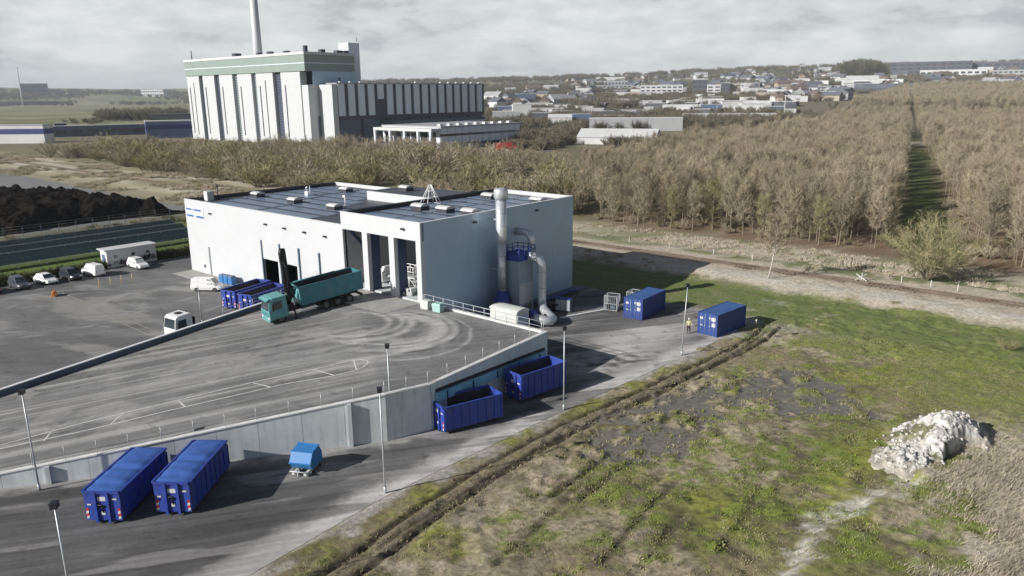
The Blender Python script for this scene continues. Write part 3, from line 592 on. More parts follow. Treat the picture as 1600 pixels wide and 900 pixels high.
# ================================================================== retaining walls of the ramp
def wallpts(poly, step):
    out = [poly[0]]
    for (ax, ay), (bx, by) in zip(poly[:-1], poly[1:]):
        l = math.hypot(bx - ax, by - ay); k = max(1, round(l / step)); out += [(ax + (bx - ax) * i / k, ay + (by - ay) * i / k) for i in range(1, k + 1)]
    return out
def wall_run(parent, pts, th, extra, mat, cop=True, gap=.012, base=-.2, side=1, copmat='coping', coph=.1, panel='wall_panel'):
    for (ax, ay), (bx, by) in zip(pts[:-1], pts[1:]):
        d = Vector((bx - ax, by - ay)); l = d.length; d /= l; n = Vector((d.y, -d.x)) * side
        p = Vector((ax, ay)) + d * gap; q = Vector((bx, by)) - d * gap
        za = float(RAMP(ax, ay)) + extra; zb = float(RAMP(bx, by)) + extra
        def slab(name, m, o0, o1, b0, b1, t0, t1, p=p, q=q):
            b = MB(); c = [p + n * o0, q + n * o0, q + n * o1, p + n * o1]
            b.add([(c[0].x, c[0].y, b0), (c[1].x, c[1].y, b1), (c[2].x, c[2].y, b1), (c[3].x, c[3].y, b0), (c[0].x, c[0].y, t0), (c[1].x, c[1].y, t1), (c[2].x, c[2].y, t1), (c[3].x, c[3].y, t0)],
                  [(0, 3, 2, 1), (4, 5, 6, 7), (0, 1, 5, 4), (1, 2, 6, 5), (2, 3, 7, 6), (3, 0, 4, 7)]); return b.build(name, m, parent)
        slab(panel, mat, -th, 0, base, base, za, zb)
        if cop: slab('coping', copmat, -th - .06, .06, za + .002, zb + .002, za + coph, zb + coph, Vector((ax, ay)), Vector((bx, by)))
rw = thing('retaining_wall', 'long pale concrete retaining wall of the ramp, rising to the right beside the service road', 'retaining wall')
RWP = wallpts([(-9, -60), (-3.0, -52), (2.6, -43.4), (7.6, -36.4), (12.6, -28.9), (18.05, -20.8), (19.25, -17.05)], 3.0)
wall_run(rw, RWP, .3, .16, 'concrete')
for x_, y_ in ((16.45, -23.2), (4.35, -40.9)):  # ribs added to cast the dark strips on the wall
    d_ = Vector((18.05 - 12.6, -20.8 + 28.9)).normalized(); n_ = Vector((d_.y, -d_.x)); h_ = float(RAMP(x_, y_)); b = MB(); c_ = [Vector((x_, y_)) + n_ * .012 + d_ * s0 * .16 + n_ * s1 for s0, s1 in ((-1, 0), (1, 0), (1, .27), (-1, .27))]
    b.prism([(v.x, v.y) for v in c_], -.2, h_ + .1); b.build('shadow_rib', 'concrete', rw)
dw = thing('dock_wall', 'shaded concrete dock wall with light blue loading chute above the two open skips', 'dock wall')
DWP = wallpts([(19.25, -17.0), (17.95, .2)], 3.5)
wall_run(dw, DWP, .3, .16, pmat('dock_concrete', (.56, .66, .72), .8, 0, .08, .8, bump=.1, streak=.25, dirt=(.3, .34, .36)))
wall_run(dw, [(17.9, .2), (12, .2), (6, .2), (.3, .2)], .28, .155, 'concrete')
def dwp(t, off, z): x = 19.25 + (17.95 - 19.25) * t; y = -17 + 17.2 * t; return (x + .997 * off, y + .075 * off, z)
b = MB()
for i in range(12):
    t0, t1 = .03 + .94 * i / 12, .03 + .94 * (i + 1) / 12; z0, z1 = 3.45 - .95 * t0, 3.45 - .95 * t1
    b.add([dwp(t0, .02, z0), dwp(t1, .02, z1), dwp(t1, .05, z1 - .30), dwp(t0, .05, z0 - .30), dwp(t0, .035, z0), dwp(t1, .035, z1), dwp(t1, .06, z1 - .30), dwp(t0, .06, z0 - .30)], [(0, 1, 2, 3), (4, 5, 6, 7), (0, 4, 7, 3), (1, 5, 6, 2), (0, 1, 5, 4), (3, 2, 6, 7)])
b.build('slot', 'darkin', dw)
b = MB()
for i in range(1):
    t0, t1 = .03, .97; z0, z1 = 3.14 - .95 * t0, 3.14 - .95 * t1
    b.add([dwp(t0, .06, z0), dwp(t1, .06, z1), dwp(t1, .22, z1 - .02), dwp(t0, .22, z0 - .02), dwp(t0, .06, z0 - .8), dwp(t1, .06, z1 - .8), dwp(t1, .26, z1 - .8), dwp(t0, .26, z0 - .8)], [(0, 1, 2, 3), (4, 7, 6, 5), (0, 4, 5, 1), (2, 6, 7, 3), (1, 5, 6, 2), (0, 3, 7, 4)])
b.build('chute', pmat('chute_paint', (.20, .46, .64), .45, 0, .12, 1, streak=.3), dw)
for i in range(5):
    t_ = .1 + i * .2; z = 3.14 - .95 * t_; b = MB(); b.beam(dwp(t_, .27, z - .08), dwp(t_, .29, z - .78), .1); b.build('chute_bracket', 'steel_blue', dw)
pw = thing('parapet_wall', 'low dark parapet with bright coping along the left edge of the ramp', 'parapet')
wall_run(pw, wallpts([(-16.4, -60), (-16.4, -.1)], 5.0), .22, .60, 'slate', base=-.2, coph=.09, copmat='trim')  # slate panels: shade of the inner side put into their colour
# guard railing along the back edge, fence posts along the right edge
gr = thing('guard_railing', 'grey metal guard railing along the apron edge beside the blue-grey side wall', 'railing', (.3, -.12, 3.97))
b = MB(); b.tube([(0, 0, 0), (0, 0, 1.05)], .035, 6); pm_ = b.mesh('post', 'galv')
for i in range(12): link('post', pm_, gr, (.1 + i * 1.55, 0, 0))
for z in (1.05, .55): b = MB(); b.tube([(.1, 0, z), (17.15, 0, z)], .032, 6); b.build('rail', 'galv', gr)
wf = thing('wire_fence', 'thin post and wire fence on the coping of the long retaining wall', 'fence')
b = MB(); b.tube([(0, 0, 0), (0, 0, 1.05)], .028, 5); pm_ = b.mesh('fence_post', 'galv')
fp = wallpts([(-3, -52), (2.6, -43.4), (7.6, -36.4), (12.6, -28.9), (18.05, -20.8), (19.1, -17.05), (17.9, -.2)], 2.3)
for x, y in fp: link('fence_post', pm_, wf, (x - .15, y + .02, float(RAMP(x, y)) + .26))
for z in (.5, 1.0):
    b = MB(); b.tube([(x - .15, y + .02, float(RAMP(x, y)) + .26 + z) for x, y in fp], .008, 3); b.build('wire', 'galv', wf)
b = MB(); b.box(-.62, .62, -.45, .45, 0, .62); b.box(-.66, .66, -.49, .49, .62, .78)
for nm, x, mat, lab in (('grit_bin', 1.8, 'cream', 'cream lidded bin by the apron railing, nearer the hall corner'), ('grit_bin', 3.75, 'bin', 'pale teal lidded bin by the apron railing, right of the cream one')):
    if mat == 'bin': M['bin'] = pmat('pale_teal', (.36, .55, .52), .5)
    t = thing(nm, lab, 'bin', (x, -1.15, 3.83), .1, 'bins by the railing')
    b = MB(); b.rings([[(-.5, -.36, 0), (.5, -.36, 0), (.5, .36, 0), (-.5, .36, 0)], [(-.6, -.44, .75), (.6, -.44, .75), (.6, .44, .75), (-.6, .44, .75)]]); b.build('body', mat, t)
    b = MB(); b.rings([[(-.64, -.48, .752), (.64, -.48, .752), (.64, .48, .752), (-.64, .48, .752)], [(-.5, -.3, .95), (.5, -.3, .95), (.5, .3, .95), (-.5, .3, .95)]]); b.build('lid', mat, t)

# ================================================================== dust filter beside the hall
st = thing('exhaust_stack', 'tall silver exhaust stack with wide cap standing against the blue-grey wall', 'exhaust stack', (2.0, 11.5, 0))
b = MB(); b.tube([(0, 0, 3.3), (0, 0, 9.3)], .52, 20); b.tube([(0, 0, 9.3), (0, 0, 9.9), (0, 0, 14.6)], [.525, .66, .66], 20); b.build('pipe', 'silver', st)
b = MB(); b.tube([(0, 0, 14.6), (0, 0, 15.0), (0, 0, 15.7), (0, 0, 16.0), (0, 0, 16.1)], [.67, .88, .88, .78, .3], 20); b.build('cap', 'silver', st)
for z in (4.8, 6.3, 7.8, 11.5, 13.1): b = MB(); r_ = .54 if z < 9 else .68; b.tube([(0, 0, z - .04), (0, 0, z + .04)], r_, 20); b.build('flange', 'galv', st)
b = MB(); b.tube([(0, 0, 0), (0, 0, 2.2), (0, 0, 3.35)], [.98, .95, .57], 16); b.build('base', 'blue', st)
b = MB(); b.beam((-1.95, 0, 12.2), (-.7, 0, 12.2), .12); b.beam((-1.95, 0, 6), (-.5, 0, 6), .12); b.build('bracket', 'galv', st)
ft = thing('dust_filter', 'tall grey box filter with blue railed top beside the exhaust stack', 'dust filter', (2.75, 13.8, 0))
b = MB(); b.box(-1.25, 1.25, -1.4, 1.4, 1.4, 7.1); b.build('casing', pmat('filter_casing', (.30, .37, .43), .45, .1, .06, .5, streak=.15), ft, bevel=.03)
for i in range(2):
    b = MB(); b.box(1.25, 1.29, -1.25 + i * 1.3, -.05 + i * 1.3, 1.7, 4.2); b.build('access_panel', 'galv', ft)
b = MB(); b.box(-1.3, 1.3, -1.45, 1.45, 7.1, 7.95); b.build('top_box', 'blue', ft)
b = MB()
for x0, y0, x1, y1 in [(-1.4, -1.55, 1.4, -1.55), (1.4, -1.55, 1.4, 1.55), (1.4, 1.55, -1.4, 1.55), (-1.4, 1.55, -1.4, -1.55)]:
    for z in (8.35, 8.8): b.beam((x0, y0, z), (x1, y1, z), .07)
    for k in range(3): f_ = k / 3; b.beam((x0 + (x1 - x0) * f_, y0 + (y1 - y0) * f_, 7.9), (x0 + (x1 - x0) * f_, y0 + (y1 - y0) * f_, 8.8), .07)
b.build('top_railing', 'blue', ft)
for x in (-1.1, 1.1):
    for y in (-1.25, 1.25): b = MB(); b.box(x - .12, x + .12, y - .12, y + .12, 0, 1.4); b.build('leg', 'galv', ft)
b = MB(); b.rings([[(-1.2, -1.35, 1.4), (1.2, -1.35, 1.4), (1.2, 1.35, 1.4), (-1.2, 1.35, 1.4)], [(-.25, -.25, .35), (.25, -.25, .35), (.25, .25, .35), (-.25, .25, .35)]]); b.build('hopper', 'galv', ft)
dc = thing('clean_air_duct', 'bent silver duct coming out of the blue-grey wall high behind the filter', 'duct', (0, 16.7, 0))
b = MB(); arc = [(1.5 + .9 * math.sin(t), 0, 9.0 + .9 * math.cos(t)) for t in [math.pi / 2 * i / 7 for i in range(8)]]; b.tube([(.02, 0, 9.9), (1.3, 0, 9.9)] + arc + [(2.4, .1, 6.2)], .47, 14); b.build('pipe', 'silver', dc)
b = MB(); b.tube([(.02, 0, 9.9), (.1, 0, 9.9)], .6, 16); b.tube([(2.4, .05, 7.7), (2.4, .05, 7.8)], .52, 14); b.build('collar', 'galv', dc)
dd = thing('dirty_air_duct', 'thick silver duct dropping from the filter top and curling forward along the ground', 'duct', (0, 0, 0))
b = MB(); pts = [(3.9, 14.3, 7.5), (4.5, 14.7, 7.45), (4.95, 15.1, 7.1), (5.15, 15.4, 6.4), (5.15, 15.5, 4.5), (5.15, 15.5, 2.2), (5.3, 15.3, 1.5), (5.9, 14.8, 1.05), (7.0, 14.0, .85), (8.2, 13.3, .75), (9.1, 12.6, .72), (9.4, 11.8, .75), (9.0, 11.2, .85), (8.0, 11.0, .95), (7.4, 11.0, 1.0)]
b.tube(pts, .56, 14); b.build('pipe', 'silver', dd)
for p, q in (((5.15, 15.5, 5.5), (5.15, 15.5, 5.6)), ((5.15, 15.5, 3.4), (5.15, 15.5, 3.5)), ((4.2, 14.5, 7.49), (4.28, 14.55, 7.48)), ((6.9, 14.06, .86), (7.05, 13.98, .85))): b = MB(); b.tube([p, q], .62, 14); b.build('flange', 'galv', dd)
fb = thing('fan_housing', 'cream fan housing with rounded lid below the apron railing', 'fan housing', (5.4, 8.9, 0))
b = MB(); b.box(-2.1, 2.1, -1.15, 1.15, 0, 2.2); b.build('body', 'cream', fb, bevel=.06)
b = MB(); b.rings([[(x, -1.2 * math.cos(t), 2.2 + .38 * math.sin(t)) for t in [math.pi * i / 8 for i in range(9)]] for x in (-2.16, 2.16)]); b.build('lid', 'cream', fb)
b = MB(); b.box(2.1, 2.14, -.9, .9, .2, 1.9); b.build('door_panel', pmat('pale_blue_panel', (.45, .56, .66), .5), fb)  # blue shade of the right side put into a thin coloured sheet
bf = thing('blower', 'small royal blue blower at the end of the curled silver duct', 'blower', (7.0, 11.0, 0))
b = MB(); b.tube([(-.05, -.5, 1.0), (-.05, .5, 1.0)], .85, 16); b.box(-.7, .6, -.4, .4, .1, .6); b.build('casing', 'blue', bf)
b = MB(); b.tube([(-1.1, 0, .9), (-.3, 0, .9)], .3, 12); b.build('motor', 'steel_blue', bf)
kb = MB(); kb.beam((8.2, 15.4, .08), (11.0, 23.4, .08), .35, .16); kb.build('low_kerb', 'coping', kind='structure')
t = thing('switch_cabinet', 'grey electrical cabinet with panel doors in the shade beside the side wall', 'cabinet', (6.6, 18.2, 0), .35)
b = MB(); b.box(-1.0, 1.0, -.5, .5, .12, 1.7); b.build('casing', 'slate', t, bevel=.02)
for i in range(3): b = MB(); b.box(-.93 + i * .63, -.36 + i * .63, -.54, -.5, .25, 1.6); b.build('door', 'galv', t)
b = MB(); b.box(-1.05, 1.05, -.55, .55, 1.7, 1.78); b.build('top', 'contblue', t)
t = thing('sheet_stack', 'long blue steel sheets leaning low along the foot of the side wall', 'steel sheets', (1.6, 22, 0))
for i in range(3): b = MB(); b.beam((.2 + i * .35, -4, .3 + i * .12), (.1 + i * .35, 6, .35 + i * .12), .5, .06); b.build('sheet', 'contblue', t)
t = thing('pump_set', 'dark pump set with hoses between the blower and the cabinet', 'pump', (5.2, 17.0, 0), .2)
b = MB(); b.box(-.7, .7, -.4, .4, .1, .5); b.tube([(-.6, 0, .8), (.5, 0, .8)], .34, 12); b.build('body', 'black', t)
b = MB(); b.tube([(.5, 0, .8), (1.0, .2, 1.0), (1.1, .5, .4), (1.1, .6, .05)], .09, 6); b.build('hose', 'black', t)

# wire cages by the first container
def cage(loc, rz, lab, load):
    t = thing('wire_cage', lab, 'wire cage', loc, rz, 'wire cages behind the nearer container row')
    b = MB()
    for x in (-.8, .8):
        for y in (-.8, .8): b.beam((x, y, 0), (x, y, 2.0), .07)
    for z in (.15, 1.0, 2.0):
        for s_ in (-.8, .8): b.beam((-.8, s_, z), (.8, s_, z), .06); b.beam((s_, -.8, z), (s_, .8, z), .06)
    b.build('frame', 'galv', t)
    b = MB()
    for k in range(1, 6):
        p = -.8 + 1.6 * k / 6
        for s_ in (-.8, .8): b.beam((p, s_, .15), (p, s_, 2), .025); b.beam((s_, p, .15), (s_, p, 2), .025)
    b.build('mesh_panel', 'galv', t)
    for k in range(load):
        w = random.uniform(.2, .42); b = MB(); b.box(-w, w, -w, w, 0, w * 1.4); b.build('scrap', random.choice(['dark_steel', 'far_white', 'slate']), t, (random.uniform(-.35, .35), random.uniform(-.35, .35), .16 + (k // 3) * .5), random.uniform(0, 1.5), bevel=.05)
cage((11.0, 22.6, 0), .3, 'wire cage of dark scrap in the shade, left of the other cage', 6)
cage((12.3, 26.0, 0), .1, 'wire cage holding pale scrap directly behind the left blue container', 6)
# ================================================================== lamp posts
def lamp_meshes(h):
    b = MB(); b.tube([(0, 0, 0), (0, 0, h)], [.07, .045], 8); b.tube([(0, 0, 0), (0, 0, .5)], .10, 8); p = b.mesh('pole', 'galv')
    b = MB(); b.box(-.20, .20, -.16, .16, h - .02, h + .26); b.box(-.23, .23, -.19, .19, h + .26, h + .29); hd = b.mesh('lamp_head', 'lampblack')
    b = MB(); b.box(-.17, .17, -.175, -.161, h + .03, h + .22); ln = b.mesh('lens', 'winglass'); return p, hd, ln
LM = lamp_meshes(7.6)
for x, y, z, sc_, lab in [(24.25, -26.3, 0, 1, 'grey lamp post on the verge edge directly below the dock wall skips'), (17.55, -19.95, 0, 1, 'grey lamp post standing against the retaining wall bend'),
                         (25.25, -6.8, 0, .97, 'grey lamp post on the road edge in front of the platform shadow'), (26.35, 12.5, 0, 1.0, 'leaning grey lamp post left of the right blue container'),
                         (4.95, -41.8, 0, .97, 'grey lamp post at the foot of the retaining wall left of the covered skips'), (23.5, -46.1, 0, 1.0, 'dark topped lamp post in the lower left corner of the road'),
                         (-25.2, -13.8, 0, .62, 'short thin pole on the yard behind the white tractor cab')]:
    t = thing('street_lamp', lab, 'lamp post', (x, y, z), rad(-40), 'lamp posts round the yard'); t.scale = (1, 1, sc_)
    if 'leaning' in lab: t.rotation_euler = (rad(-1.5), rad(2.5), rad(-40))
    for nm, me in zip(('pole', 'lamp_head', 'lens'), LM):
        if sc_ < .9 and nm != 'pole': continue
        link(nm, me, t)

# ================================================================== blue roll-off skips
def chevrons(b, x, y, z, w, h, side=1):
    for k in range(4): b.quad((x, y, z + h * k / 4), (x, y + w, z + h * k / 4 + .08), (x, y + w, z + h * (k + 1) / 4 + .08), (x, y, z + h * (k + 1) / 4), k % 2)
def skip(lab, loc, rz, ln, wd, ht, covered, group):
    """local +x is the hook end"""
    t = thing('rolloff_skip', lab, 'skip', loc, rz, group); hx, hy = ln / 2, wd / 2; b0 = .22
    b = MB(); b.box(-hx, hx, -hy, hy, b0, b0 + .1); b.build('floor_plate', 'dark_steel', t)
    for s_ in (-1, 1):
        b = MB(); b.box(-hx, hx, s_ * hy - .04, s_ * hy + .04, b0 + .1, ht)
        n = int(ln / .75)
        for k in range(1, n): x = -hx + ln * k / n; b.box(x - .05, x + .05, min(s_ * (hy + .04), s_ * (hy + .115)), max(s_ * (hy + .04), s_ * (hy + .115)), b0 + .1, ht - .12)
        b.box(-hx, hx, min(s_ * (hy - .03), s_ * (hy + .13)), max(s_ * (hy - .03), s_ * (hy + .13)), ht - .12, ht + .02)
        b.build('side_wall', 'blue', t)
        b = MB(); b.box(-hx, hx, s_ * .5 - .07, s_ * .5 + .07, .06, b0); b.build('runner', 'blue', t)
        b = MB(); b.tube([(-hx + .25, s_ * .5 - .14, .13), (-hx + .25, s_ * .5 + .14, .13)], .13, 10); b.build('roller', 'black', t)
        b = MB(); b.beam((-hx + .1, s_ * (hy + .12), .5), (-hx + .1, s_ * (hy + .12), ht - .3), .06); b.build('hinge_bar', 'blue', t)
    b = MB(); b.box(hx, hx + .07, -hy + .002, hy - .002, b0, ht + .01)
    for y in (-.42, .42): b.box(hx + .07, hx + .22, y - .09, y + .09, .1, ht - .02)
    b.box(hx + .07, hx + .16, -hy, hy, ht - .14, ht + .018); b.build('hook_wall', 'blue', t)
    b = MB(); b.tube([(hx + .1, -.22, 1.15), (hx + .28, -.15, 1.42), (hx + .28, .15, 1.42), (hx + .1, .22, 1.15)], .045, 6); b.tube([(hx + .12, 0, .8), (hx + .12, 0, 1.3)], .04, 6); b.build('hook_bar', 'black', t)
    b = MB(); b.box(hx + .09, hx + .1, -.27, .27, 1.62, 1.92); b.build('label_plate', 'far_white', t)
    b = MB(); b.box(hx + .09, hx + .1, hy - .5, hy - .2, 1.7, 1.8); b.box(hx + .09, hx + .1, -hy + .2, -hy + .45, 1.3, 1.4); b.box(hx + .09, hx + .1, -.12, .12, .62, .86); b.build('sticker', 'far_white', t)
    b = MB(); chevrons(b, hx + .09, -hy + .06, .3, .17, .75); chevrons(b, hx + .09, hy - .23, .3, .17, .75); b.build('hazard_stripe', ['far_white', 'red_paint'], t)
    for s_ in (-1, 1):
        b = MB(); b.box(-hx - .08, -hx, min(.01 * s_, s_ * (hy - .002)), max(.01 * s_, s_ * (hy - .002)), b0, ht - .02)
        for z in (.7, 1.3, 1.9): b.box(-hx - .13, -hx - .08, min(.05 * s_, s_ * (hy - .1)), max(.05 * s_, s_ * (hy - .1)), z - .05, z + .05)
        b.build('rear_door', 'blue', t)
    if covered:
        n, m_ = 25, 9; b = MB(); vs_ = []
        for i in range(n):
            for j in range(m_):
                x = -hx + ln * i / (n - 1); y = -hy * 1.04 + wd * 1.04 * j / (m_ - 1); e = (1 - (2 * j / (m_ - 1) - 1) ** 2); bow = .5 + .5 * math.cos(2 * math.pi * i / (n - 1) * 5)
                vs_.append((x, y, ht + .03 + e * (.04 + .10 * bow) * min(1, i / 4, (n - 1 - i) / 4) + random.uniform(-.02, .02) * e - (.10 * e if 3 < i % 8 < 6 else 0) - (.1 if j in (0, m_ - 1) else 0) - (.05 if i in (0, n - 1) else 0)))
        b.add(vs_, [(i * m_ + j, i * m_ + j + 1, (i + 1) * m_ + j + 1, (i + 1) * m_ + j) for i in range(n - 1) for j in range(m_ - 1)], 0, True)
        b.build('tarpaulin', 'bluetarp', t)
        for k in range(7):
            b = MB(); x = -hx + ln * (k + .5) / 7
            for s_ in (-1, 1): b.tube([(x, s_ * (hy + .15), ht - .02), (x + .05, s_ * (hy + .15), ht - .35)], .018, 4)
            b.build('strap', 'black', t)
    else:
        b = MB(); b.box(-hx + .02, hx - .02, -hy + .06, hy - .06, b0 + .12, b0 + .45); b.build('residue', 'dark_steel', t)
        b = MB(); b.box(-hx + .01, hx - .01, -hy + .042, -hy + .05, b0 + .11, ht - .15); b.box(-hx + .01, hx - .01, hy - .05, hy - .042, b0 + .11, ht - .15); b.box(hx - .012, hx - .004, -hy + .06, hy - .06, b0 + .11, ht - .15); b.build('dark_lining', 'dark_steel', t)  # thin dark sheets against the inner walls
    return t
random.seed(11)
skip('dark blue roll-off skip under a tarpaulin, leftmost of the two covered ones', (11.1, -38.1, .006), rad(-51.5), 6.2, 2.4, 2.3, True, 'covered skips on the service road')
skip('royal blue roll-off skip under a tarpaulin, casting the long shadow towards the blue hopper', (13.6, -34.7, .006), rad(-51), 6.2, 2.4, 2.4, True, 'covered skips on the service road')
skip('open royal blue skip at the dock wall, nearest to the wall bend', (20.55, -14.1, .006), rad(-107), 5.5, 2.3, 2.4, False, 'open skips under the dock chute')
skip('open royal blue skip at the dock wall, behind the road edge lamp', (20.75, -5.1, .006), rad(-99), 5.5, 2.3, 2.65, False, 'open skips under the dock chute')
skip('open blue skip on the yard before the dark door, farther from the teal truck', (-29.1, -5.2, .006), rad(-74), 6.6, 2.4, 2.5, False, 'open skips on the left yard')
skip('open blue skip on the yard right behind the crane truck', (-25.4, -5.0, .006), rad(-75), 6.4, 2.4, 2.5, False, 'open skips on the left yard')

t = thing('tipping_hopper', 'light blue wedge-shaped tipping hopper on white forks beside the covered skips', 'hopper', (17.0, -27.7, 0), rad(-62)); t.scale = (.86, .86, .78)
b = MB(); b.prof([(-.95, .55), (.9, .55), (1.25, 1.2), (.7, 2.15), (-.5, 2.35), (-.95, 1.5)], -1.0, 1.0); b.build('body', 'skyblue', t, bevel=.03)
b = MB(); b.beam((1.26, -1.02, 1.2), (1.26, 1.02, 1.2), .1); b.beam((.7, -1.03, 2.16), (.7, 1.03, 2.16), .09); b.beam((-.5, -1.03, 2.36), (-.5, 1.03, 2.36), .09); b.build('rim', 'skyblue', t)
for y in (-.55, .55): b = MB(); b.box(-.9, 1.5, y - .12, y + .12, .16, .36); b.build('fork_pocket', 'far_white', t)
b = MB(); b.tube([(.9, -.8, .15), (1.5, -.8, .5), (1.5, .8, .5), (.9, .8, .15)], .06, 6); b.tube([(.9, -.3, .4), (1.6, -.1, .1)], .05, 6); b.build('tow_bar', 'far_white', t)
for x in (-.7, .6):
    for y in (-.85, .85): b = MB(); b.tube([(x, y - .07, .14), (x, y + .07, .14)], .14, 10); b.build('wheel', 'rubber', t)

# ================================================================== shipping containers
def container(lab, loc, rz, grp='blue containers by the field'):
    t = thing('shipping_container', lab, 'container', loc, rz, grp); hx, hy, h = 3.03, 1.22, 2.59
    for s_ in (-1, 1):
        b = MB(); n = 21; vs_ = []
        for k in range(n * 4 + 1):
            x = -hx + .1 + (2 * hx - .2) * k / (n * 4); o = 0 if k % 4 in (0, 1) else -.04
            vs_ += [(x, s_ * (hy - .02 + o), .16), (x, s_ * (hy - .02 + o), h - .12)]
        b.add(vs_, [(2 * k, 2 * k + 2, 2 * k + 3, 2 * k + 1) for k in range(n * 4)]); b.build('side_panel', 'contblue', t)
    b = MB(); n = 18; vs_ = []
    for k in range(n * 4 + 1):
        x = -hx + .1 + (2 * hx - .2) * k / (n * 4); o = 0 if k % 4 in (0, 1) else -.025; vs_ += [(x, -hy + .05, h - .02 + o), (x, hy - .05, h - .02 + o)]
    b.add(vs_, [(2 * k, 2 * k + 2, 2 * k + 3, 2 * k + 1) for k in range(n * 4)]); b.build('roof', pmat('container_roof', (.045, .10, .26), .55, 0, .15, .8, streak=.2), t)
    b = MB()
    for x in (-hx, hx):
        for y in (-hy, hy): b.box(x - .07, x + .07, y - .07, y + .07, .12, h - .1)
    for y in (-hy, hy): b.beam((-hx, y, h - .06), (hx, y, h - .06), .1); b.beam((-hx, y, .1), (hx, y, .1), .14)
    for x in (-hx, hx): b.beam((x, -hy, h - .06), (x, hy, h - .06), .1); b.beam((x, -hy, .1), (x, hy, .1), .14)
    b.build('frame', 'contblue', t)
    b = MB(); b.box(-hx + .02, -hx + .05, -hy + .06, hy - .06, .16, h - .1); b.build('end_panel', 'contblue', t)
    b = MB()
    for x in (-hx, hx):
        for y in (-hy, hy):
            for z in (.08, h - .06): b.box(x - .1, x + .1, y - .09, y + .09, z - .08, z + .08)
    b.build('corner_casting', 'contblue', t)
    for s_ in (-1, 1):
        b = MB(); b.box(hx + .0, hx + .05, min(s_ * .015, s_ * 1.13), max(s_ * .015, s_ * 1.13), .18, h - .12); d = b.build('door', 'contblue', t)
        for y in (.32, .85): b = MB(); b.tube([(hx + .09, s_ * y, .15), (hx + .09, s_ * y, h - .1)], .022, 6); b.box(hx + .05, hx + .12, s_ * y - .05, s_ * y + .05, 1.05, 1.2); b.build('lock_bar', 'galv', d)
    b = MB(); b.box(hx + .052, hx + .058, .18, .42, 1.95, 2.15); b.box(hx + .052, hx + .058, .5, 1.0, 1.75, 2.2); b.box(hx + .052, hx + .058, .55, 1.0, 1.1, 1.55); b.box(hx + .052, hx + .058, -1.0, -.62, 1.8, 2.05); b.box(hx + .052, hx + .058, -.95, -.65, 1.0, 1.12); b.build('door_lettering', 'far_white', t)
container('dark blue shipping container, left one, half in the shade beside the wire cages', (15.05, 23.9, .004), rad(-87))
container('dark blue shipping container, right one, at the grass edge by the worker', (25.6, 23.6, .004), rad(-96))

# ================================================================== vehicles
def wheel_meshes(r, w):
    b = MB(); b.tube([(0, -w / 2, 0), (0, -w / 2 + .03, 0), (0, w / 2 - .03, 0), (0, w / 2, 0)], [r * .93, r, r, r * .93], 18); ty = b.mesh('tyre', 'rubber')
    b = MB(); b.tube([(0, -w / 2 - .012, 0), (0, w / 2 + .012, 0)], r * .6, 14); b.tube([(0, -w / 2 - .03, 0), (0, w / 2 + .03, 0)], r * .22, 10); rm = b.mesh('rim', 'rim'); return ty, rm
WCAR, WVAN, WTRUCK = wheel_meshes(.33, .21), wheel_meshes(.34, .22), wheel_meshes(.52, .32)
def wheel(t, wm, x, y, r): o = link('wheel', wm[0], t, (x, y, r)); link('rim', wm[1], o)
def shell(b, st, m=0):
    """loft of x-stations (x, half width low, z low, half width mid, z mid, half width top, z top)"""
    rs = []
    for x, w0, z0, w1, z1, w2, z2 in st: rs.append([(x, -w0, z0), (x, -w1, z1), (x, -w2, z2), (x, w2, z2), (x, w1, z1), (x, w0, z0)])
    return b.rings(rs, m)
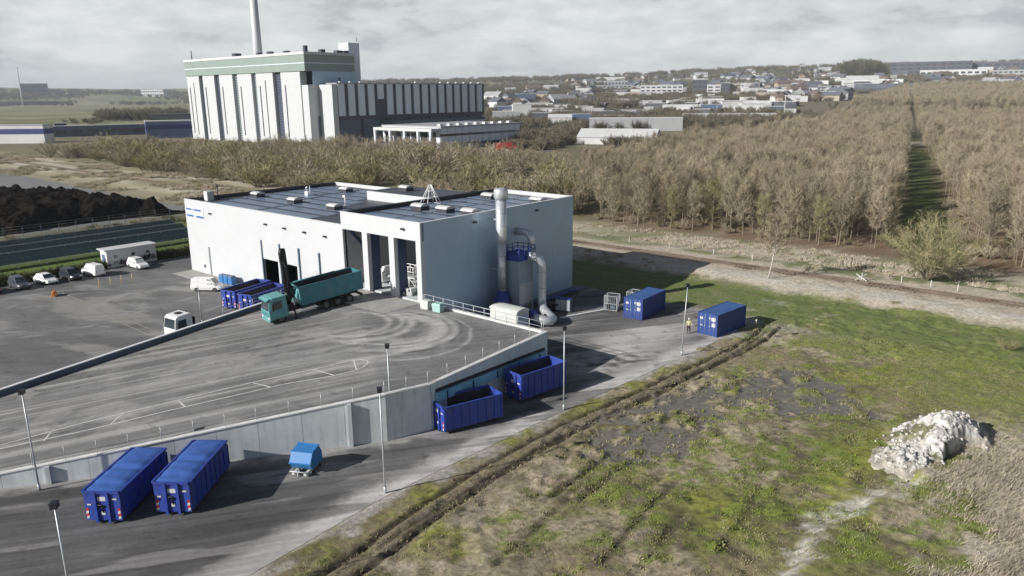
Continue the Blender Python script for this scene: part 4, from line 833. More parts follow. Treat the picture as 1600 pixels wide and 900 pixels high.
def car(lab, loc, rz, paint, kind='car', grp='cars parked along the hedge'):
    t = thing('parked_car' if kind != 'van' else 'parked_van', lab, 'car' if kind != 'van' else 'van', loc, rz, grp)
    if kind == 'car': Lh, h0, h1 = 2.15, .88, 1.44; roof = (-1.25, .35); ws, rs_ = 1.05, -1.95
    elif kind == 'suv': Lh, h0, h1 = 2.2, .98, 1.66; roof = (-1.75, .35); ws, rs_ = 1.0, -2.1
    else: Lh, h0, h1 = 2.25, 1.02, 1.86; roof = (-2.1, .75); ws, rs_ = 1.45, -2.2
    b = MB(); shell(b, [(-Lh, .70, .42, .78, .62, .74, h0 - .12), (-Lh + .12, .82, .28, .88, .60, .80, h0), (-1.0, .86, .24, .90, .6, .82, h0), (.9, .86, .24, .9, .6, .82, h0 - .02), (Lh - .45, .84, .26, .88, .58, .76, h0 - .14), (Lh - .08, .74, .32, .80, .55, .66, h0 - .26), (Lh, .62, .40, .68, .52, .58, h0 - .34)])
    b.build('body', paint, t, bevel=.03)
    b = MB(); shell(b, [(rs_ + .02, .74, h0 - .03, .73, h0 + .01, .70, h0 + .05), (roof[0], .74, h0 - .03, .70, (h0 + h1) / 2, .60, h1), (roof[1] * .3 + roof[0] * .7, .75, h0 - .03, .70, (h0 + h1) / 2, .61, h1 + .03), (roof[1], .75, h0 - .03, .70, (h0 + h1) / 2, .60, h1 - .01), (ws, .74, h0 - .05, .73, h0 - .03, .70, h0 + .0)])
    b.build('cabin', paint, t, bevel=.02)
    zm = (h0 + h1) / 2
    def pane(name, q): b = MB(); b.quad(*q); b.build(name, 'glass', t)
    e = .012
    pane('windshield', [(ws - .06, -.64, h0 + .06), (ws - .06, .64, h0 + .06), (roof[1] + .06 + e, .55, h1 - .06), (roof[1] + .06 + e, -.55, h1 - .06)] if True else 0)
    dxw = Vector((h1 - h0, 0, ws - roof[1])).normalized() * .03
    t.children[-1].location = dxw
    if kind != 'van':
        pane('rear_window', [(rs_ + .1, -.6, h0 + .1), (rs_ + .1, .6, h0 + .1), (roof[0] - .05, .5, h1 - .08), (roof[0] - .05, -.5, h1 - .08)])
        t.children[-1].location = Vector((-(h1 - h0), 0, roof[0] - rs_)).normalized() * .04
    for s_ in (-1, 1):
        for xa, xb in (((roof[0] + .1, (roof[0] + roof[1]) / 2 - .04), ((roof[0] + roof[1]) / 2 + .04, roof[1] + .2)) if kind != 'van' else ((.15, 1.05),)):
            b = MB(); b.quad((xa, s_ * .745, h0 + .05), (xb, s_ * .745, h0 + .05), (min(xb, roof[1] - .05), s_ * .635, h1 - .1), (xa + .05, s_ * .635, h1 - .1)); b.build('side_window', 'glass', t)
        b = MB(); b.box(Lh - .22, Lh - .03, s_ * .58 - .14, s_ * .58 + .14, h0 - .32, h0 - .2); b.build('headlight', 'galv', t)
        b = MB(); b.box(-Lh - .01, -Lh + .1, s_ * .66 - .09, s_ * .66 + .09, h0 - .24, h0 - .08); b.build('tail_light', 'red_paint', t)
        b = MB(); b.box(ws - .35, ws - .2, s_ * .92 - .09, s_ * .92 + .09, h0 + .02, h0 + .14); b.build('mirror', paint, t)
        for x in (-1.32, 1.32): wheel(t, WCAR, x, s_ * .79, .33)
    return t
car('black car parked by the hedge, at the left picture edge', (-63.3, -25.6, .006), rad(178), 'dark_paint')
car('dark grey off-roader parked by the hedge between the black car and the white saloon', (-63.2, -22.0, .006), rad(2), 'grey_paint', 'suv')
car('white saloon parked between two dark off-roaders', (-63.4, -18.4, .006), rad(8), 'white_paint')
car('black off-roader parked beside the rounded white van', (-63.2, -15.0, .006), rad(4), 'dark_paint', 'suv')
car('rounded white van parked left of the low white booth', (-63.3, -11.7, .006), rad(186), 'white_paint', 'van')
car('white car with dark roof glass parked in front of the low white booth', (-62.9, -4.9, .006), rad(3), 'white_paint', 'suv')
car('white delivery van standing on the yard near the blue bins', (-39.7, -5.2, .006), rad(38), 'white_paint', 'van', 'vehicles on the left yard')

t = thing('tipper_truck', 'teal tipper truck with black loading crane parked in front of the open bays', 'truck')
fx, fy = -9.05, -8.25; hd = Vector((-.19, -.982, 0)); A = Vector((fx, fy, 0)) + hd * 4.4; B = Vector((fx, fy, 0)) - hd * 3.3
A.z = float(RAMP(A.x, A.y)) + .02; B.z = float(RAMP(B.x, B.y)) + .02; ax = (A - B).normalized(); ay = Vector((0, 0, 1)).cross(ax).normalized(); az = ax.cross(ay)
t.matrix_world = Matrix(((ax.x, ay.x, az.x, fx), (ax.y, ay.y, az.y, fy), (ax.z, ay.z, az.z, (A.z * 3.3 + B.z * 4.4) / 7.7), (0, 0, 0, 1)))
b = MB(); b.box(-5.3, 5.0, -.45, .45, .78, 1.08); b.box(-5.5, -5.3, -1.2, 1.2, .5, .75); b.build('chassis', 'black', t)
b = MB(); shell(b, [(3.55, 1.2, .62, 1.22, 1.6, 1.15, 2.92), (3.7, 1.22, .58, 1.24, 1.6, 1.17, 3.0), (5.15, 1.22, .58, 1.24, 1.6, 1.15, 2.98), (5.42, 1.2, .5, 1.22, 1.55, 1.08, 2.78), (5.72, 1.16, .45, 1.18, 1.5, 1.17, 1.55)]); b.build('cab', 'tealcab', t, bevel=.05)
b = MB(); b.quad((5.745, -1.05, 1.62), (5.745, 1.05, 1.62), (5.475, .98, 2.62), (5.475, -.98, 2.62)); b.build('windshield', 'glass', t)
for s_ in (-1, 1):
    b = MB(); b.quad((4.15, s_ * 1.255, 1.65), (5.25, s_ * 1.25, 1.65), (5.12, s_ * 1.20, 2.5), (4.15, s_ * 1.205, 2.55)); b.build('side_window', 'glass', t)
    b = MB(); b.box(5.2, 5.35, s_ * 1.42 - .1, s_ * 1.42 + .1, 1.6, 2.3); b.build('mirror', 'black', t)
    b = MB(); b.box(5.7, 5.76, s_ * .9 - .2, s_ * .9 + .2, .62, .85); b.build('headlight', 'far_white', t)
b = MB()
for z in (.95, 1.12, 1.29): b.box(5.68, 5.76, -.85, .85, z, z + .1)
b.build('grille', 'teal', t)
b = MB(); b.box(5.62, 5.8, -1.2, 1.2, .34, .6); b.build('bumper', 'tealcab', t)
b = MB(); b.prof([(5.45, 2.80), (5.8, 2.72), (5.82, 2.78), (5.4, 2.98)], -1.1, 1.1); b.build('sun_visor', 'tealcab', t)
body_w = 1.25
b = MB(); b.box(-5.65, 2.0, -body_w, body_w, 1.3, 1.42)
for s_ in (-1, 1):
    b.add([(-5.65, s_ * body_w, 1.42), (2.0, s_ * body_w, 1.42), (2.0, s_ * (body_w + .03), 3.35), (-5.65, s_ * (body_w + .03), 3.35), (-5.65, s_ * (body_w - .07), 1.42), (2.0, s_ * (body_w - .07), 1.42), (2.0, s_ * (body_w - .05), 3.35), (-5.65, s_ * (body_w - .05), 3.35)],
          [(0, 1, 2, 3), (7, 6, 5, 4), (3, 2, 6, 7), (0, 3, 7, 4), (1, 5, 6, 2), (0, 4, 5, 1)])
    b.box(-5.65, 2.0, min(s_ * 1.2, s_ * 1.33), max(s_ * 1.2, s_ * 1.33), 3.35, 3.47)
    b.box(-5.65, 2.0, min(s_ * 1.25, s_ * 1.30), max(s_ * 1.25, s_ * 1.30), 1.30, 1.5)
b.build('tipper_body', 'teal', t)
b = MB(); b.box(1.93, 2.02, -1.2, 1.2, 1.42, 3.45); b.prof([(2.0, 3.2), (2.5, 3.75), (2.42, 3.8), (1.9, 3.46)], -1.22, 1.22); b.prof([(2.02, 1.5), (2.3, 2.4), (2.02, 3.2)], -1.0, 1.0); b.build('headboard', 'tealcab', t)
b = MB(); b.box(-5.74, -5.655, -1.2, 1.2, 1.35, 3.4)
for y in (-.9, 0, .9): b.box(-5.8, -5.74, y - .06, y + .06, 1.4, 3.3)
b.build('tailgate', 'teal', t)
b = MB(); b.box(-5.6, 1.9, -1.17, 1.17, 1.425, 1.9); b.box(-5.6, 1.9, -1.195, -1.178, 1.9, 3.3); b.box(-5.6, 1.9, 1.178, 1.195, 1.9, 3.3); b.build('load_lining', 'dark_steel', t)
b = MB(); b.tube([(-3.5, -1.1, 3.5), (1.6, -1.1, 3.5)], .09, 8); b.build('rolled_sheet', 'teal', t)
for s_ in (-1, 1):
    for x in (4.45, -.9, -2.35, -3.8): wheel(t, WTRUCK, x, s_ * 1.04, .52)
    b = MB(); b.box(.3, 2.0, s_ * 1.08 - .1, s_ * 1.08 + .1, .5, .62); b.box(.3, 2.0, s_ * 1.08 - .1, s_ * 1.08 + .1, .85, .97); b.build('side_guard', 'galv', t)
    b = MB(); b.box(1.0, 1.9, min(s_ * .5, s_ * 1.1), max(s_ * .5, s_ * 1.1), .98, 1.28); b.build('tool_box', 'black', t)
    b = MB(); b.tube([(2.9, s_ * .3, .9), (2.9, s_ * 1.35, 1.0), (2.9, s_ * 1.4, .25)], .1, 8); b.box(2.7, 3.1, s_ * 1.4 - .2, s_ * 1.4 + .2, .16, .24); b.build('outrigger', 'black', t)
    for x in (-1.65, -3.05): b = MB(); b.box(x - .8, x + .8, s_ * 1.04 - .2, s_ * 1.04 + .2, 1.1, 1.14); b.build('mudguard', 'black', t)
cr = MB(); cr.box(2.55, 3.3, -.5, .5, 1.0, 1.6); cr.tube([(2.9, 0, 1.6), (2.9, 0, 3.0)], .28, 10); cr.build('crane_base', 'black', t)
b = MB(); b.beam((2.9, .1, 2.8), (2.95, .25, 6.9), .38, .42); b.beam((3.15, .1, 3.0), (3.1, .3, 5.2), .16); b.build('crane_boom', 'black', t)
b = MB(); b.tube([(2.95, .25, 6.8), (2.93, .25, 7.45), (2.8, .22, 7.75), (2.6, .18, 7.7), (2.5, .16, 7.3)], [.24, .27, .29, .27, .2], 10); b.build('crane_knuckle', 'black', t)
b = MB(); b.beam((2.52, .15, 7.35), (2.5, -.1, 3.7), .27, .3); b.beam((2.66, -.32, 6.6), (2.66, -.32, 4.4), .12); b.tube([(2.9, .5, 6.5), (2.7, .55, 5.2), (2.85, .45, 4.0), (2.95, .3, 2.6)], .04, 5); b.build('crane_jib', 'black', t)
b = MB()
for s_ in (-1, 1): b.rings([[(2.25 + dx, -.1 + s_ * w0, z), (2.75 + dx, -.1 + s_ * w0, z), (2.75 + dx, -.1 + s_ * w1, z), (2.25 + dx, -.1 + s_ * w1, z)] for dx, w0, w1, z in ((0, .05, .35, 3.6), (0, .35, .62, 3.1), (0, .30, .48, 2.5), (0, .02, .1, 2.1))])
b.tube([(2.5, -.1, 3.9), (2.5, -.1, 3.5)], .16, 8); b.build('grapple', 'black', t)

t = thing('tractor_unit', 'white lorry tractor unit half hidden behind the ramp parapet', 'lorry', (-22.0, -16.6, -.25), rad(-84), 'vehicles on the left yard')
b = MB(); b.box(-3.0, 2.6, -.45, .45, .6, .95); b.box(-2.9, -.6, -.9, .9, .95, 1.05); b.build('chassis', 'black', t)
b = MB(); shell(b, [(.6, 1.2, .55, 1.22, 1.6, 1.1, 3.0), (.8, 1.22, .5, 1.24, 1.6, 1.15, 3.1), (2.35, 1.22, .5, 1.24, 1.6, 1.12, 2.98), (2.6, 1.2, .45, 1.22, 1.55, 1.06, 2.8), (2.85, 1.16, .42, 1.18, 1.5, 1.16, 1.55)]); b.build('cab', 'white_paint', t, bevel=.05)
b = MB(); b.quad((2.88, -1.05, 1.6), (2.88, 1.05, 1.6), (2.65, .97, 2.65), (2.65, -.97, 2.65)); b.build('windshield', 'glass', t)
for s_ in (-1, 1):
    b = MB(); b.quad((1.4, s_ * 1.255, 1.62), (2.45, s_ * 1.25, 1.62), (2.35, s_ * 1.19, 2.5), (1.4, s_ * 1.2, 2.55)); b.build('side_window', 'glass', t)
    b = MB(); b.box(2.45, 2.6, s_ * 1.4 - .1, s_ * 1.4 + .1, 1.6, 2.3); b.build('mirror', 'black', t)
    for x in (1.7, -1.8): wheel(t, WTRUCK, x, s_ * 1.02, .52)
b = MB(); b.tube([(1.6, 0, 3.09), (1.6, 0, 3.16)], .4, 14); b.build('roof_hatch', 'darkin', t)
b = MB(); b.box(.2, .55, -1.1, 1.1, .95, 2.5); b.tube([(.1, -.8, 1), (.1, -.8, 2.9)], .1, 6); b.build('rear_stack', 'black', t)
b = MB(); b.box(2.8, 2.95, -1.2, 1.2, .35, .62); b.build('bumper', 'white_paint', t)

# booth, bins, bollards and small things on the left yard
t = thing('booth', 'long low white booth with flat roof behind the parked cars', 'booth', (-67.7, -4.2, 0))
b = MB(); b.box(-1.25, 1.25, -4, 4, 0, 2.85); b.build('wall', 'far_white', t)
b = MB(); b.box(-1.45, 1.6, -4.4, 4.15, 2.85, 3.02); b.build('roof', 'far_white', t)
b = MB(); b.box(-.6, .5, -4.03, -4.0, .1, 2.1); b.build('door', 'far_blue', t)
for y in (-2.6, .2, 2.6):
    b = MB(); b.box(1.25, 1.29, y - .28, y + .28, 1.5, 2.0); b.build('window', 'winglass', t)
b = MB(); b.box(-.42, .42, -.36, .36, .1, .95); bb_ = b.mesh('bin_body', 'skyblue'); b = MB(); b.rings([[(-.45, -.4, .95), (.45, -.4, .95), (.45, .4, .95), (-.45, .4, .95)], [(-.4, -.3, 1.12), (.4, -.3, 1.12), (.4, .3, 1.12), (-.4, .3, 1.12)]]); bl_ = b.mesh('lid', 'far_blue')
for i, nm in enumerate(('leftmost of the three blue bins by the white hall wall', 'middle of the three blue bins by the white hall wall', 'rightmost of the three blue bins by the white hall wall')):
    t = thing('wheeled_bin', nm, 'bin', (-42.2 + i * 1.05, -1.5 + i * .12, .03), .1, 'blue bins by the hall'); t.scale = (1.05, 1.05, 1.2); link('body', bb_, t); link('lid', bl_, t)
b = MB(); b.tube([(0, 0, 0), (0, 0, 1.15)], .045, 6); pm_ = b.mesh('pole', 'yellow'); b = MB(); b.tube([(0, 0, 1.15), (0, 0, 1.3)], .065, 6); pc_ = b.mesh('cap', 'far_white')
for i, nm in enumerate(('first', 'second', 'third', 'last')):
    t = thing('marker_pole', f'{nm} of four thin yellow poles on the left yard, counted from the left', 'pole', (-53.7 - i * .05, -14.6 + i * 1.6, .004), 0, 'yellow poles on the yard'); link('pole', pm_, t); link('cap', pc_, t)
t = thing('road_barrier', 'small orange road barrier on the open asphalt of the left yard', 'barrier', (-53.9, -20.6, .004), rad(60))
b = MB(); b.prof([(-.25, 0), (.25, 0), (.12, .75), (-.12, .75)], -.75, .75); b.build('body', 'orange', t, bevel=.04); b = MB(); b.box(-.28, .28, -.8, .8, .0, .08); b.build('foot', 'galv', t)
# short guard railing beside the truck on the parapet
gr2 = thing('guard_railing', 'pale guard railing on the parapet behind the teal truck cab', 'railing')
b = MB(); b.tube([(0, 0, 0), (0, 0, .8)], .03, 5); pm_ = b.mesh('post', 'galv')
ry = [-15.5 + i * 1.9 for i in range(8)]
for y in ry: link('post', pm_, gr2, (-16.5, y, float(RAMP(-16.5, y)) + .69))
for z in (.78, .4): b = MB(); b.tube([(-16.5, y, float(RAMP(-16.5, y)) + .69 + z) for y in ry], .025, 5); b.build('rail', 'galv', gr2)
# marker post at the end of the ruts
t = thing('marker_post', 'short dark post with white tip where the tyre ruts begin', 'post', (28.4, 26.9, 0)); b = MB(); b.beam((0, 0, -.2), (0, 0, .8), .14); b.build('shaft', 'trunk', t); b = MB(); b.beam((0, 0, .8), (0, 0, .98), .15); b.build('tip', 'far_white', t)

# ================================================================== worker
def skin_mesh(name, nodes, edges, mat, parent, loc=None, sub=1):
    me = bpy.data.meshes.new(name); me.from_pydata([n[0] for n in nodes], edges, []); me.materials.append(M[mat]); o = link(name, me, parent, loc)
    md = o.modifiers.new('skin', 'SKIN'); md.use_smooth_shade = True
    for v, n in zip(me.skin_vertices[0].data, nodes): r = n[1]; v.radius = (r, r) if isinstance(r, (int, float)) else r
    me.skin_vertices[0].data[0].use_root = True
    if sub: sm = o.modifiers.new('sub', 'SUBSURF'); sm.levels = sub; sm.render_levels = sub
    return o
wk = thing('person', 'worker in a yellow high-visibility jacket and dark trousers beside the right container', 'person', (23.3, 19.9, .006), rad(200))
nodes = [((0, 0, .95), (.15, .12))]; edges = []
def chain(start, pts):
    p = start
    for co, r in pts: nodes.append((co, r)); edges.append((p, len(nodes) - 1)); p = len(nodes) - 1
    return p
ch_ = chain(0, [((0, 0, 1.15), (.15, .11)), ((0, 0, 1.38), (.17, .115))]); nk = chain(ch_, [((0, .01, 1.50), .06), ((0, .03, 1.60), .085), ((0, .035, 1.70), .095), ((0, .03, 1.77), .06)])
tips = []
for s_ in (-1, 1):
    chain(0, [((s_ * .10, 0, .86), .095), ((s_ * .12, .03 * s_, .48), .062), ((s_ * .13, -.02, .10), .045), ((s_ * .14, .12, .035), .04)])
    w = chain(ch_, [((s_ * .20, 0, 1.40), .07), ((s_ * .27, .02, 1.14), .048), ((s_ * .26, .16, .93), .034), ((s_ * .255, .20, .87), (.038, .02))])
    for k, (dx, l) in enumerate(((-.028, .075), (-.009, .088), (.010, .082), (.028, .062))): chain(w, [((s_ * .255 + dx, .225, .835), .009), ((s_ * .255 + dx, .235, .835 - l * .6), .008), ((s_ * .255 + dx, .225, .835 - l), .007)])
    chain(w, [((s_ * .215, .23, .86), .010), ((s_ * .205, .255, .83), .008)])
skin_mesh('body', nodes, edges, 'skin', wk, sub=1)
skin_mesh('jacket', [((0, 0, .86), (.175, .145)), ((0, 0, 1.12), (.175, .135)), ((0, 0, 1.40), (.185, .13)), ((-.21, 0, 1.405), .085), ((-.28, .02, 1.14), .062), ((-.265, .14, .96), .048), ((.21, 0, 1.405), .085), ((.28, .02, 1.14), .062), ((.265, .14, .96), .048), ((0, .01, 1.49), .075)], [(0, 1), (1, 2), (2, 3), (3, 4), (4, 5), (2, 6), (6, 7), (7, 8), (2, 9)], 'hivis', wk)
skin_mesh('trousers', [((0, 0, .93), (.16, .13)), ((-.10, 0, .84), .112), ((-.12, -.03, .48), .08), ((-.13, -.02, .12), .068), ((.10, 0, .84), .112), ((.12, .03, .48), .08), ((.13, -.02, .12), .068)], [(0, 1), (1, 2), (2, 3), (0, 4), (4, 5), (5, 6)], 'trouser', wk)
for s_ in (-1, 1): skin_mesh('boot', [((s_ * .13, -.04, .06), .058), ((s_ * .135, .06, .05), .052), ((s_ * .14, .16, .045), .042)], [(0, 1), (1, 2)], 'black', wk)
b = MB(); b.rings([[(.112 * math.cos(a) * s_, .03 + .125 * math.sin(a) * s_, z) for a in [2 * math.pi * k / 12 for k in range(12)]] for s_, z in ((1, 1.70), (.98, 1.76), (.75, 1.83), (.3, 1.86))]); b.rings([[(.12 * math.cos(a), .06 + .16 * math.sin(a), z) for a in [2 * math.pi * k / 12 for k in range(12)]] for z in (1.695, 1.71)]); b.build('helmet', 'far_white', wk)
b = MB(); b.rings([[(-.012, .125, 1.66), (.012, .125, 1.66), (0, .135, 1.70)], [(-.018, .15, 1.625), (.018, .15, 1.625), (0, .14, 1.655)]]); b.build('nose', 'skin', wk)
for x in (-.035, .035): b = MB(); b.box(x - .012, x + .012, .118, .128, 1.665, 1.678); b.build('eye', 'darkin', wk)
b = MB(); b.box(-.028, .028, .115, .124, 1.585, 1.595); b.build('mouth', 'red_paint', wk)
for s_ in (-1, 1): b = MB(); b.box(s_ * .1 - .012, s_ * .1 + .012, .01, .05, 1.62, 1.69); b.build('ear', 'skin', wk)
for z in (1.0, 1.22): b = MB(); b.rings([[(.178 * math.cos(a), .14 * math.sin(a), z + d) for a in [2 * math.pi * k / 14 for k in range(14)]] for d in (0, .05)]); b.build('reflective_band', 'far_white', wk)
# ================================================================== vegetation
def twmat(name, a, b, rough=.9):
    m = bpy.data.materials.new(name); m.use_nodes = True; t = m.node_tree; p = t.nodes['Principled BSDF']; p.inputs['Roughness'].default_value = rough; p.inputs['Specular IOR Level'].default_value = .15
    oi = N(t, 'ShaderNodeObjectInfo'); tc = N(t, 'ShaderNodeTexCoord'); n = N(t, 'ShaderNodeTexNoise'); n.inputs['Scale'].default_value = .8; n.inputs['Detail'].default_value = 3; L(t, tc.outputs['Object'], n.inputs['Vector'])
    f = mth(t, 'ADD', mth(t, 'MULTIPLY', oi.outputs['Random'], .6), mth(t, 'MULTIPLY', n.outputs[0], .5), clamp=True)
    L(t, ramp(t, f, [(.15, a), (.9, b)]), p.inputs['Base Color']); return m
M['twig'] = twmat('bare_twigs', (.22, .192, .132), (.44, .385, .275))
M['twig_red'] = twmat('reddish_twigs', (.275, .23, .165), (.43, .36, .26))
M['twig_green'] = twmat('budding_twigs', (.20, .19, .09), (.36, .325, .18))
M['twig_dark'] = twmat('dark_twigs', (.055, .06, .028), (.13, .115, .06))
M['far_wood'] = twmat('distant_twigs', (.10, .098, .066), (.235, .20, .14))
def sliver(b, p, d, l, w, rnd, m):
    s = Vector((rnd.uniform(-1, 1), rnd.uniform(-1, 1), rnd.uniform(-1, 1))).cross(d)
    if s.length < 1e-3: return
    s = s.normalized() * w / 2; b.add([p - s, p + s, p + d * l], [(0, 1, 2)], m)
def limb(b, p, d, l, r, rnd, up, nseg=3):
    pts = [p.copy()]; q = p.copy(); d = d.copy()
    for i in range(nseg):
        d = (d + Vector((rnd.uniform(-.16, .16), rnd.uniform(-.16, .16), up + rnd.uniform(-.06, .1)))).normalized(); q = q + d * l / nseg; pts.append(q.copy())
    b.tube(pts, [r * (1 - .75 * i / nseg) for i in range(nseg + 1)], 3, 0, False, False); return pts
def twigs(b, pts, rnd, n, l, w, spread, m, fine, up=.18):
    for k in range(n):
        f = rnd.uniform(.2, 1) * (len(pts) - 1); i = min(int(f), len(pts) - 2); p = pts[i].lerp(pts[i + 1], f - i); ax = (pts[i + 1] - pts[i]).normalized()
        d = (ax + Vector((rnd.gauss(0, spread), rnd.gauss(0, spread), up + rnd.gauss(0, spread * .5)))).normalized(); ll = l * rnd.uniform(.6, 1.3); sliver(b, p, d, ll, w * 1.5, rnd, m)
        for j in range(fine):
            p2 = p + d * ll * rnd.uniform(.25, .95); d2 = (d + Vector((rnd.gauss(0, .65), rnd.gauss(0, .65), .12 + rnd.gauss(0, .45)))).normalized(); sliver(b, p2, d2, ll * rnd.uniform(.45, .85), w, rnd, m)
def bare_tree(seed, h=12, cr=2.2, base=.3, nl=22, nt_=9, fine=5, tw=.04, lt=1.1, tr=.13, mat=1, up=.12, lean=.02):
    rnd = random.Random(seed); T = MB(); Cn = MB(); pts = []; x = y = 0
    for i in range(7): pts.append(Vector((x, y, h * .86 * i / 6 - (.3 if i == 0 else 0)))); x += rnd.uniform(-.12, .12) + lean * h / 6 * rnd.uniform(-1, 1); y += rnd.uniform(-.12, .12)
    T.tube(pts, [tr * (1.25 if i == 0 else 1) * (1 - .8 * i / 6) for i in range(7)], 6, 0, True, False)
    for k in range(nl):
        f = base + (1 - base) * (k + rnd.random()) / nl; f = min(f, .985); g = f * 6; i = min(int(g), 5); p = pts[i].lerp(pts[i + 1], g - i)
        a = k * 2.4 + rnd.uniform(-.5, .5); u = (f - base) / (1 - base); prof = (math.sin(math.pi * min(1, .22 + u * .72)) ** .8) * (1 if u < .7 else (1.15 - u * .5)); el = rnd.uniform(.25, .85) + u * .6
        l = cr * prof * rnd.uniform(.75, 1.25) / max(.35, math.cos(el)) * .62 + .35; d = Vector((math.cos(a) * math.cos(el), math.sin(a) * math.cos(el), math.sin(el)))
        twigs(Cn, limb(Cn, p, d, l, tr * .33 * (1 - .5 * u), rnd, up), rnd, nt_, lt, tw, .5, mat, fine)
    twigs(Cn, pts[4:], rnd, nt_ * 2, lt, tw, .45, mat, fine)
    return T, Cn
def shrub(seed, h=5, r=2.6, ns=14, nt_=12, fine=6, tw=.04, lt=1.0, mat=1, lowfill=True):
    rnd = random.Random(seed); Tk = MB(); Cn = MB()
    for k in range(ns):
        a = k * 2.4 + rnd.uniform(-.4, .4); q = math.sqrt((k + .5) / ns); el = 1.5 - q * rnd.uniform(.5, .95); d = Vector((math.cos(a) * math.cos(el), math.sin(a) * math.cos(el), math.sin(el))); l = h * rnd.uniform(.75, 1.02) * (1 - .18 * q)
        b_ = Tk if k < 5 else Cn; pts = limb(b_, Vector((math.cos(a) * .25 * q, math.sin(a) * .25 * q, -.15)), d, l, .045 + .01 * h / 5, rnd, -.02, 4)
        twigs(Cn, pts, rnd, nt_, lt, tw, .55, mat, fine, .2)
    return Tk, Cn
def joined(T, Cn):
    J = MB(); J.v = list(T.v); J.f = list(T.f); J.m = list(T.m); J.sm = list(T.sm); o = len(J.v); J.v += Cn.v; J.f += [tuple(i + o for i in f) for f in Cn.f]; J.m += Cn.m; J.sm += Cn.sm; return J
def plant_thing(kind, cat, lab, meshes, loc, rz, sc, group):
    t = thing(kind, lab, cat, loc, rz, group); t.scale = sc if isinstance(sc, tuple) else (sc, sc, sc)
    link('trunk', meshes[0], t); link('crown', meshes[1], t); return t
SRC = {}
def source(name, mb, mats):
    o = bpy.data.objects.new(name, mb.mesh(name, mats)); return o
def scatter(name, P, rz, sc, ix, sources, **kw):
    """one object: instances of the sources on the points"""
    me = bpy.data.meshes.new(name); me.vertices.add(len(P)); me.vertices.foreach_set('co', np.asarray(P, np.float32).ravel())
    for nm, dt, v in (('rz', 'FLOAT', rz), ('sc', 'FLOAT', sc), ('ix', 'INT', ix)):
        a = me.attributes.new(nm, dt, 'POINT'); a.data.foreach_set('value', np.asarray(v, np.int32 if dt == 'INT' else np.float32))
    o = link(name, me, kind='stuff', **kw); c = bpy.data.collections.new(name + '_kinds')
    for i, s_ in enumerate(sources): s_.name = '%02d_%s' % (i, s_.name); c.objects.link(s_)
    g = bpy.data.node_groups.new(name, 'GeometryNodeTree'); g.interface.new_socket('Geometry', in_out='INPUT', socket_type='NodeSocketGeometry'); g.interface.new_socket('Geometry', in_out='OUTPUT', socket_type='NodeSocketGeometry')
    gi = g.nodes.new('NodeGroupInput'); go = g.nodes.new('NodeGroupOutput'); ip = g.nodes.new('GeometryNodeInstanceOnPoints'); ci = g.nodes.new('GeometryNodeCollectionInfo')
    ci.inputs['Collection'].default_value = c; ci.inputs['Separate Children'].default_value = True; ci.inputs['Reset Children'].default_value = True
    def at(nm, dt): n = g.nodes.new('GeometryNodeInputNamedAttribute'); n.data_type = dt; n.inputs['Name'].default_value = nm; return n.outputs[0]
    cb = g.nodes.new('ShaderNodeCombineXYZ'); g.links.new(at('rz', 'FLOAT'), cb.inputs[2])
    ip.inputs['Pick Instance'].default_value = True
    g.links.new(gi.outputs[0], ip.inputs['Points']); g.links.new(ci.outputs[0], ip.inputs['Instance']); g.links.new(at('ix', 'INT'), ip.inputs['Instance Index']); g.links.new(cb.outputs[0], ip.inputs['Rotation']); g.links.new(at('sc', 'FLOAT'), ip.inputs['Scale']); g.links.new(ip.outputs[0], go.inputs[0])
    o.modifiers.new('scatter', 'NODES').node_group = g; return o
def in_view(x, y, margin=.12):
    dx, dy = x - CAM.x, y - CAM.y; f = -math.sin(HEAD) * dx + math.cos(HEAD) * dy; l = math.cos(HEAD) * dx + math.sin(HEAD) * dy
    return (f > 5) & (np.abs(l) < f * (.70 + margin) + 6)
TREE = []
for i in range(8):
    T, Cn = bare_tree(100 + i, h=[12, 11, 13, 12.5, 11.5, 10.5, 13, 12][i], cr=[3.0, 2.6, 3.3, 2.8, 3.4, 2.7, 3.0, 3.5][i], base=[.26, .22, .3, .2, .28, .18, .22, .25][i], nl=28, nt_=11, fine=5, tw=.04, lt=1.2)
    mats = ['trunk', ['twig', 'twig', 'twig_red', 'twig', 'twig', 'twig_green', 'twig', 'twig_red'][i]]
    TREE.append((T.mesh('tree_trunk', mats), Cn.mesh('tree_crown', mats), joined(T, Cn), mats))
rng = np.random.default_rng(5)
# forest on a jittered planting grid: south edge along the railway, west edge fitted to the tree line
sp = 3.7
gx, gy = np.meshgrid(np.arange(-420, 210, sp), np.arange(78, 720, sp)); fx_ = gx.ravel() + rng.uniform(-1.5, 1.5, gx.size); fy_ = gy.ravel() + rng.uniform(-1.5, 1.5, gx.size)
west = np.interp(fy_, [78, 115, 202, 453, 800, 1300], [-33, -56, -88, -122, -190, -270]); south = np.interp(fx_, [-40, 0, 20, 28, 38, 47, 80, 210], [77, 79, 80, 83, 86, 83, 80, 80])
avd = np.abs(fx_ - (21 - (fy_ - 140) * .245)); clear = np.hypot(fx_ + 40, fy_ - 384)
keep = (fx_ > west + rng.normal(0, 3, gx.size)) & (fy_ > south + rng.normal(0, 1.2, gx.size)) & (avd > np.interp(fy_, [78, 200, 300, 420], [6.2, 5.6, 4.0, 2.6])) & (clear > 17) & in_view(fx_, fy_)
dist = np.hypot(fx_ - CAM.x, fy_ - CAM.y); keep &= (rng.random(gx.size) < np.clip(220 / dist, .28, .92))
FX, FY, FD = fx_[keep], fy_[keep], dist[keep]
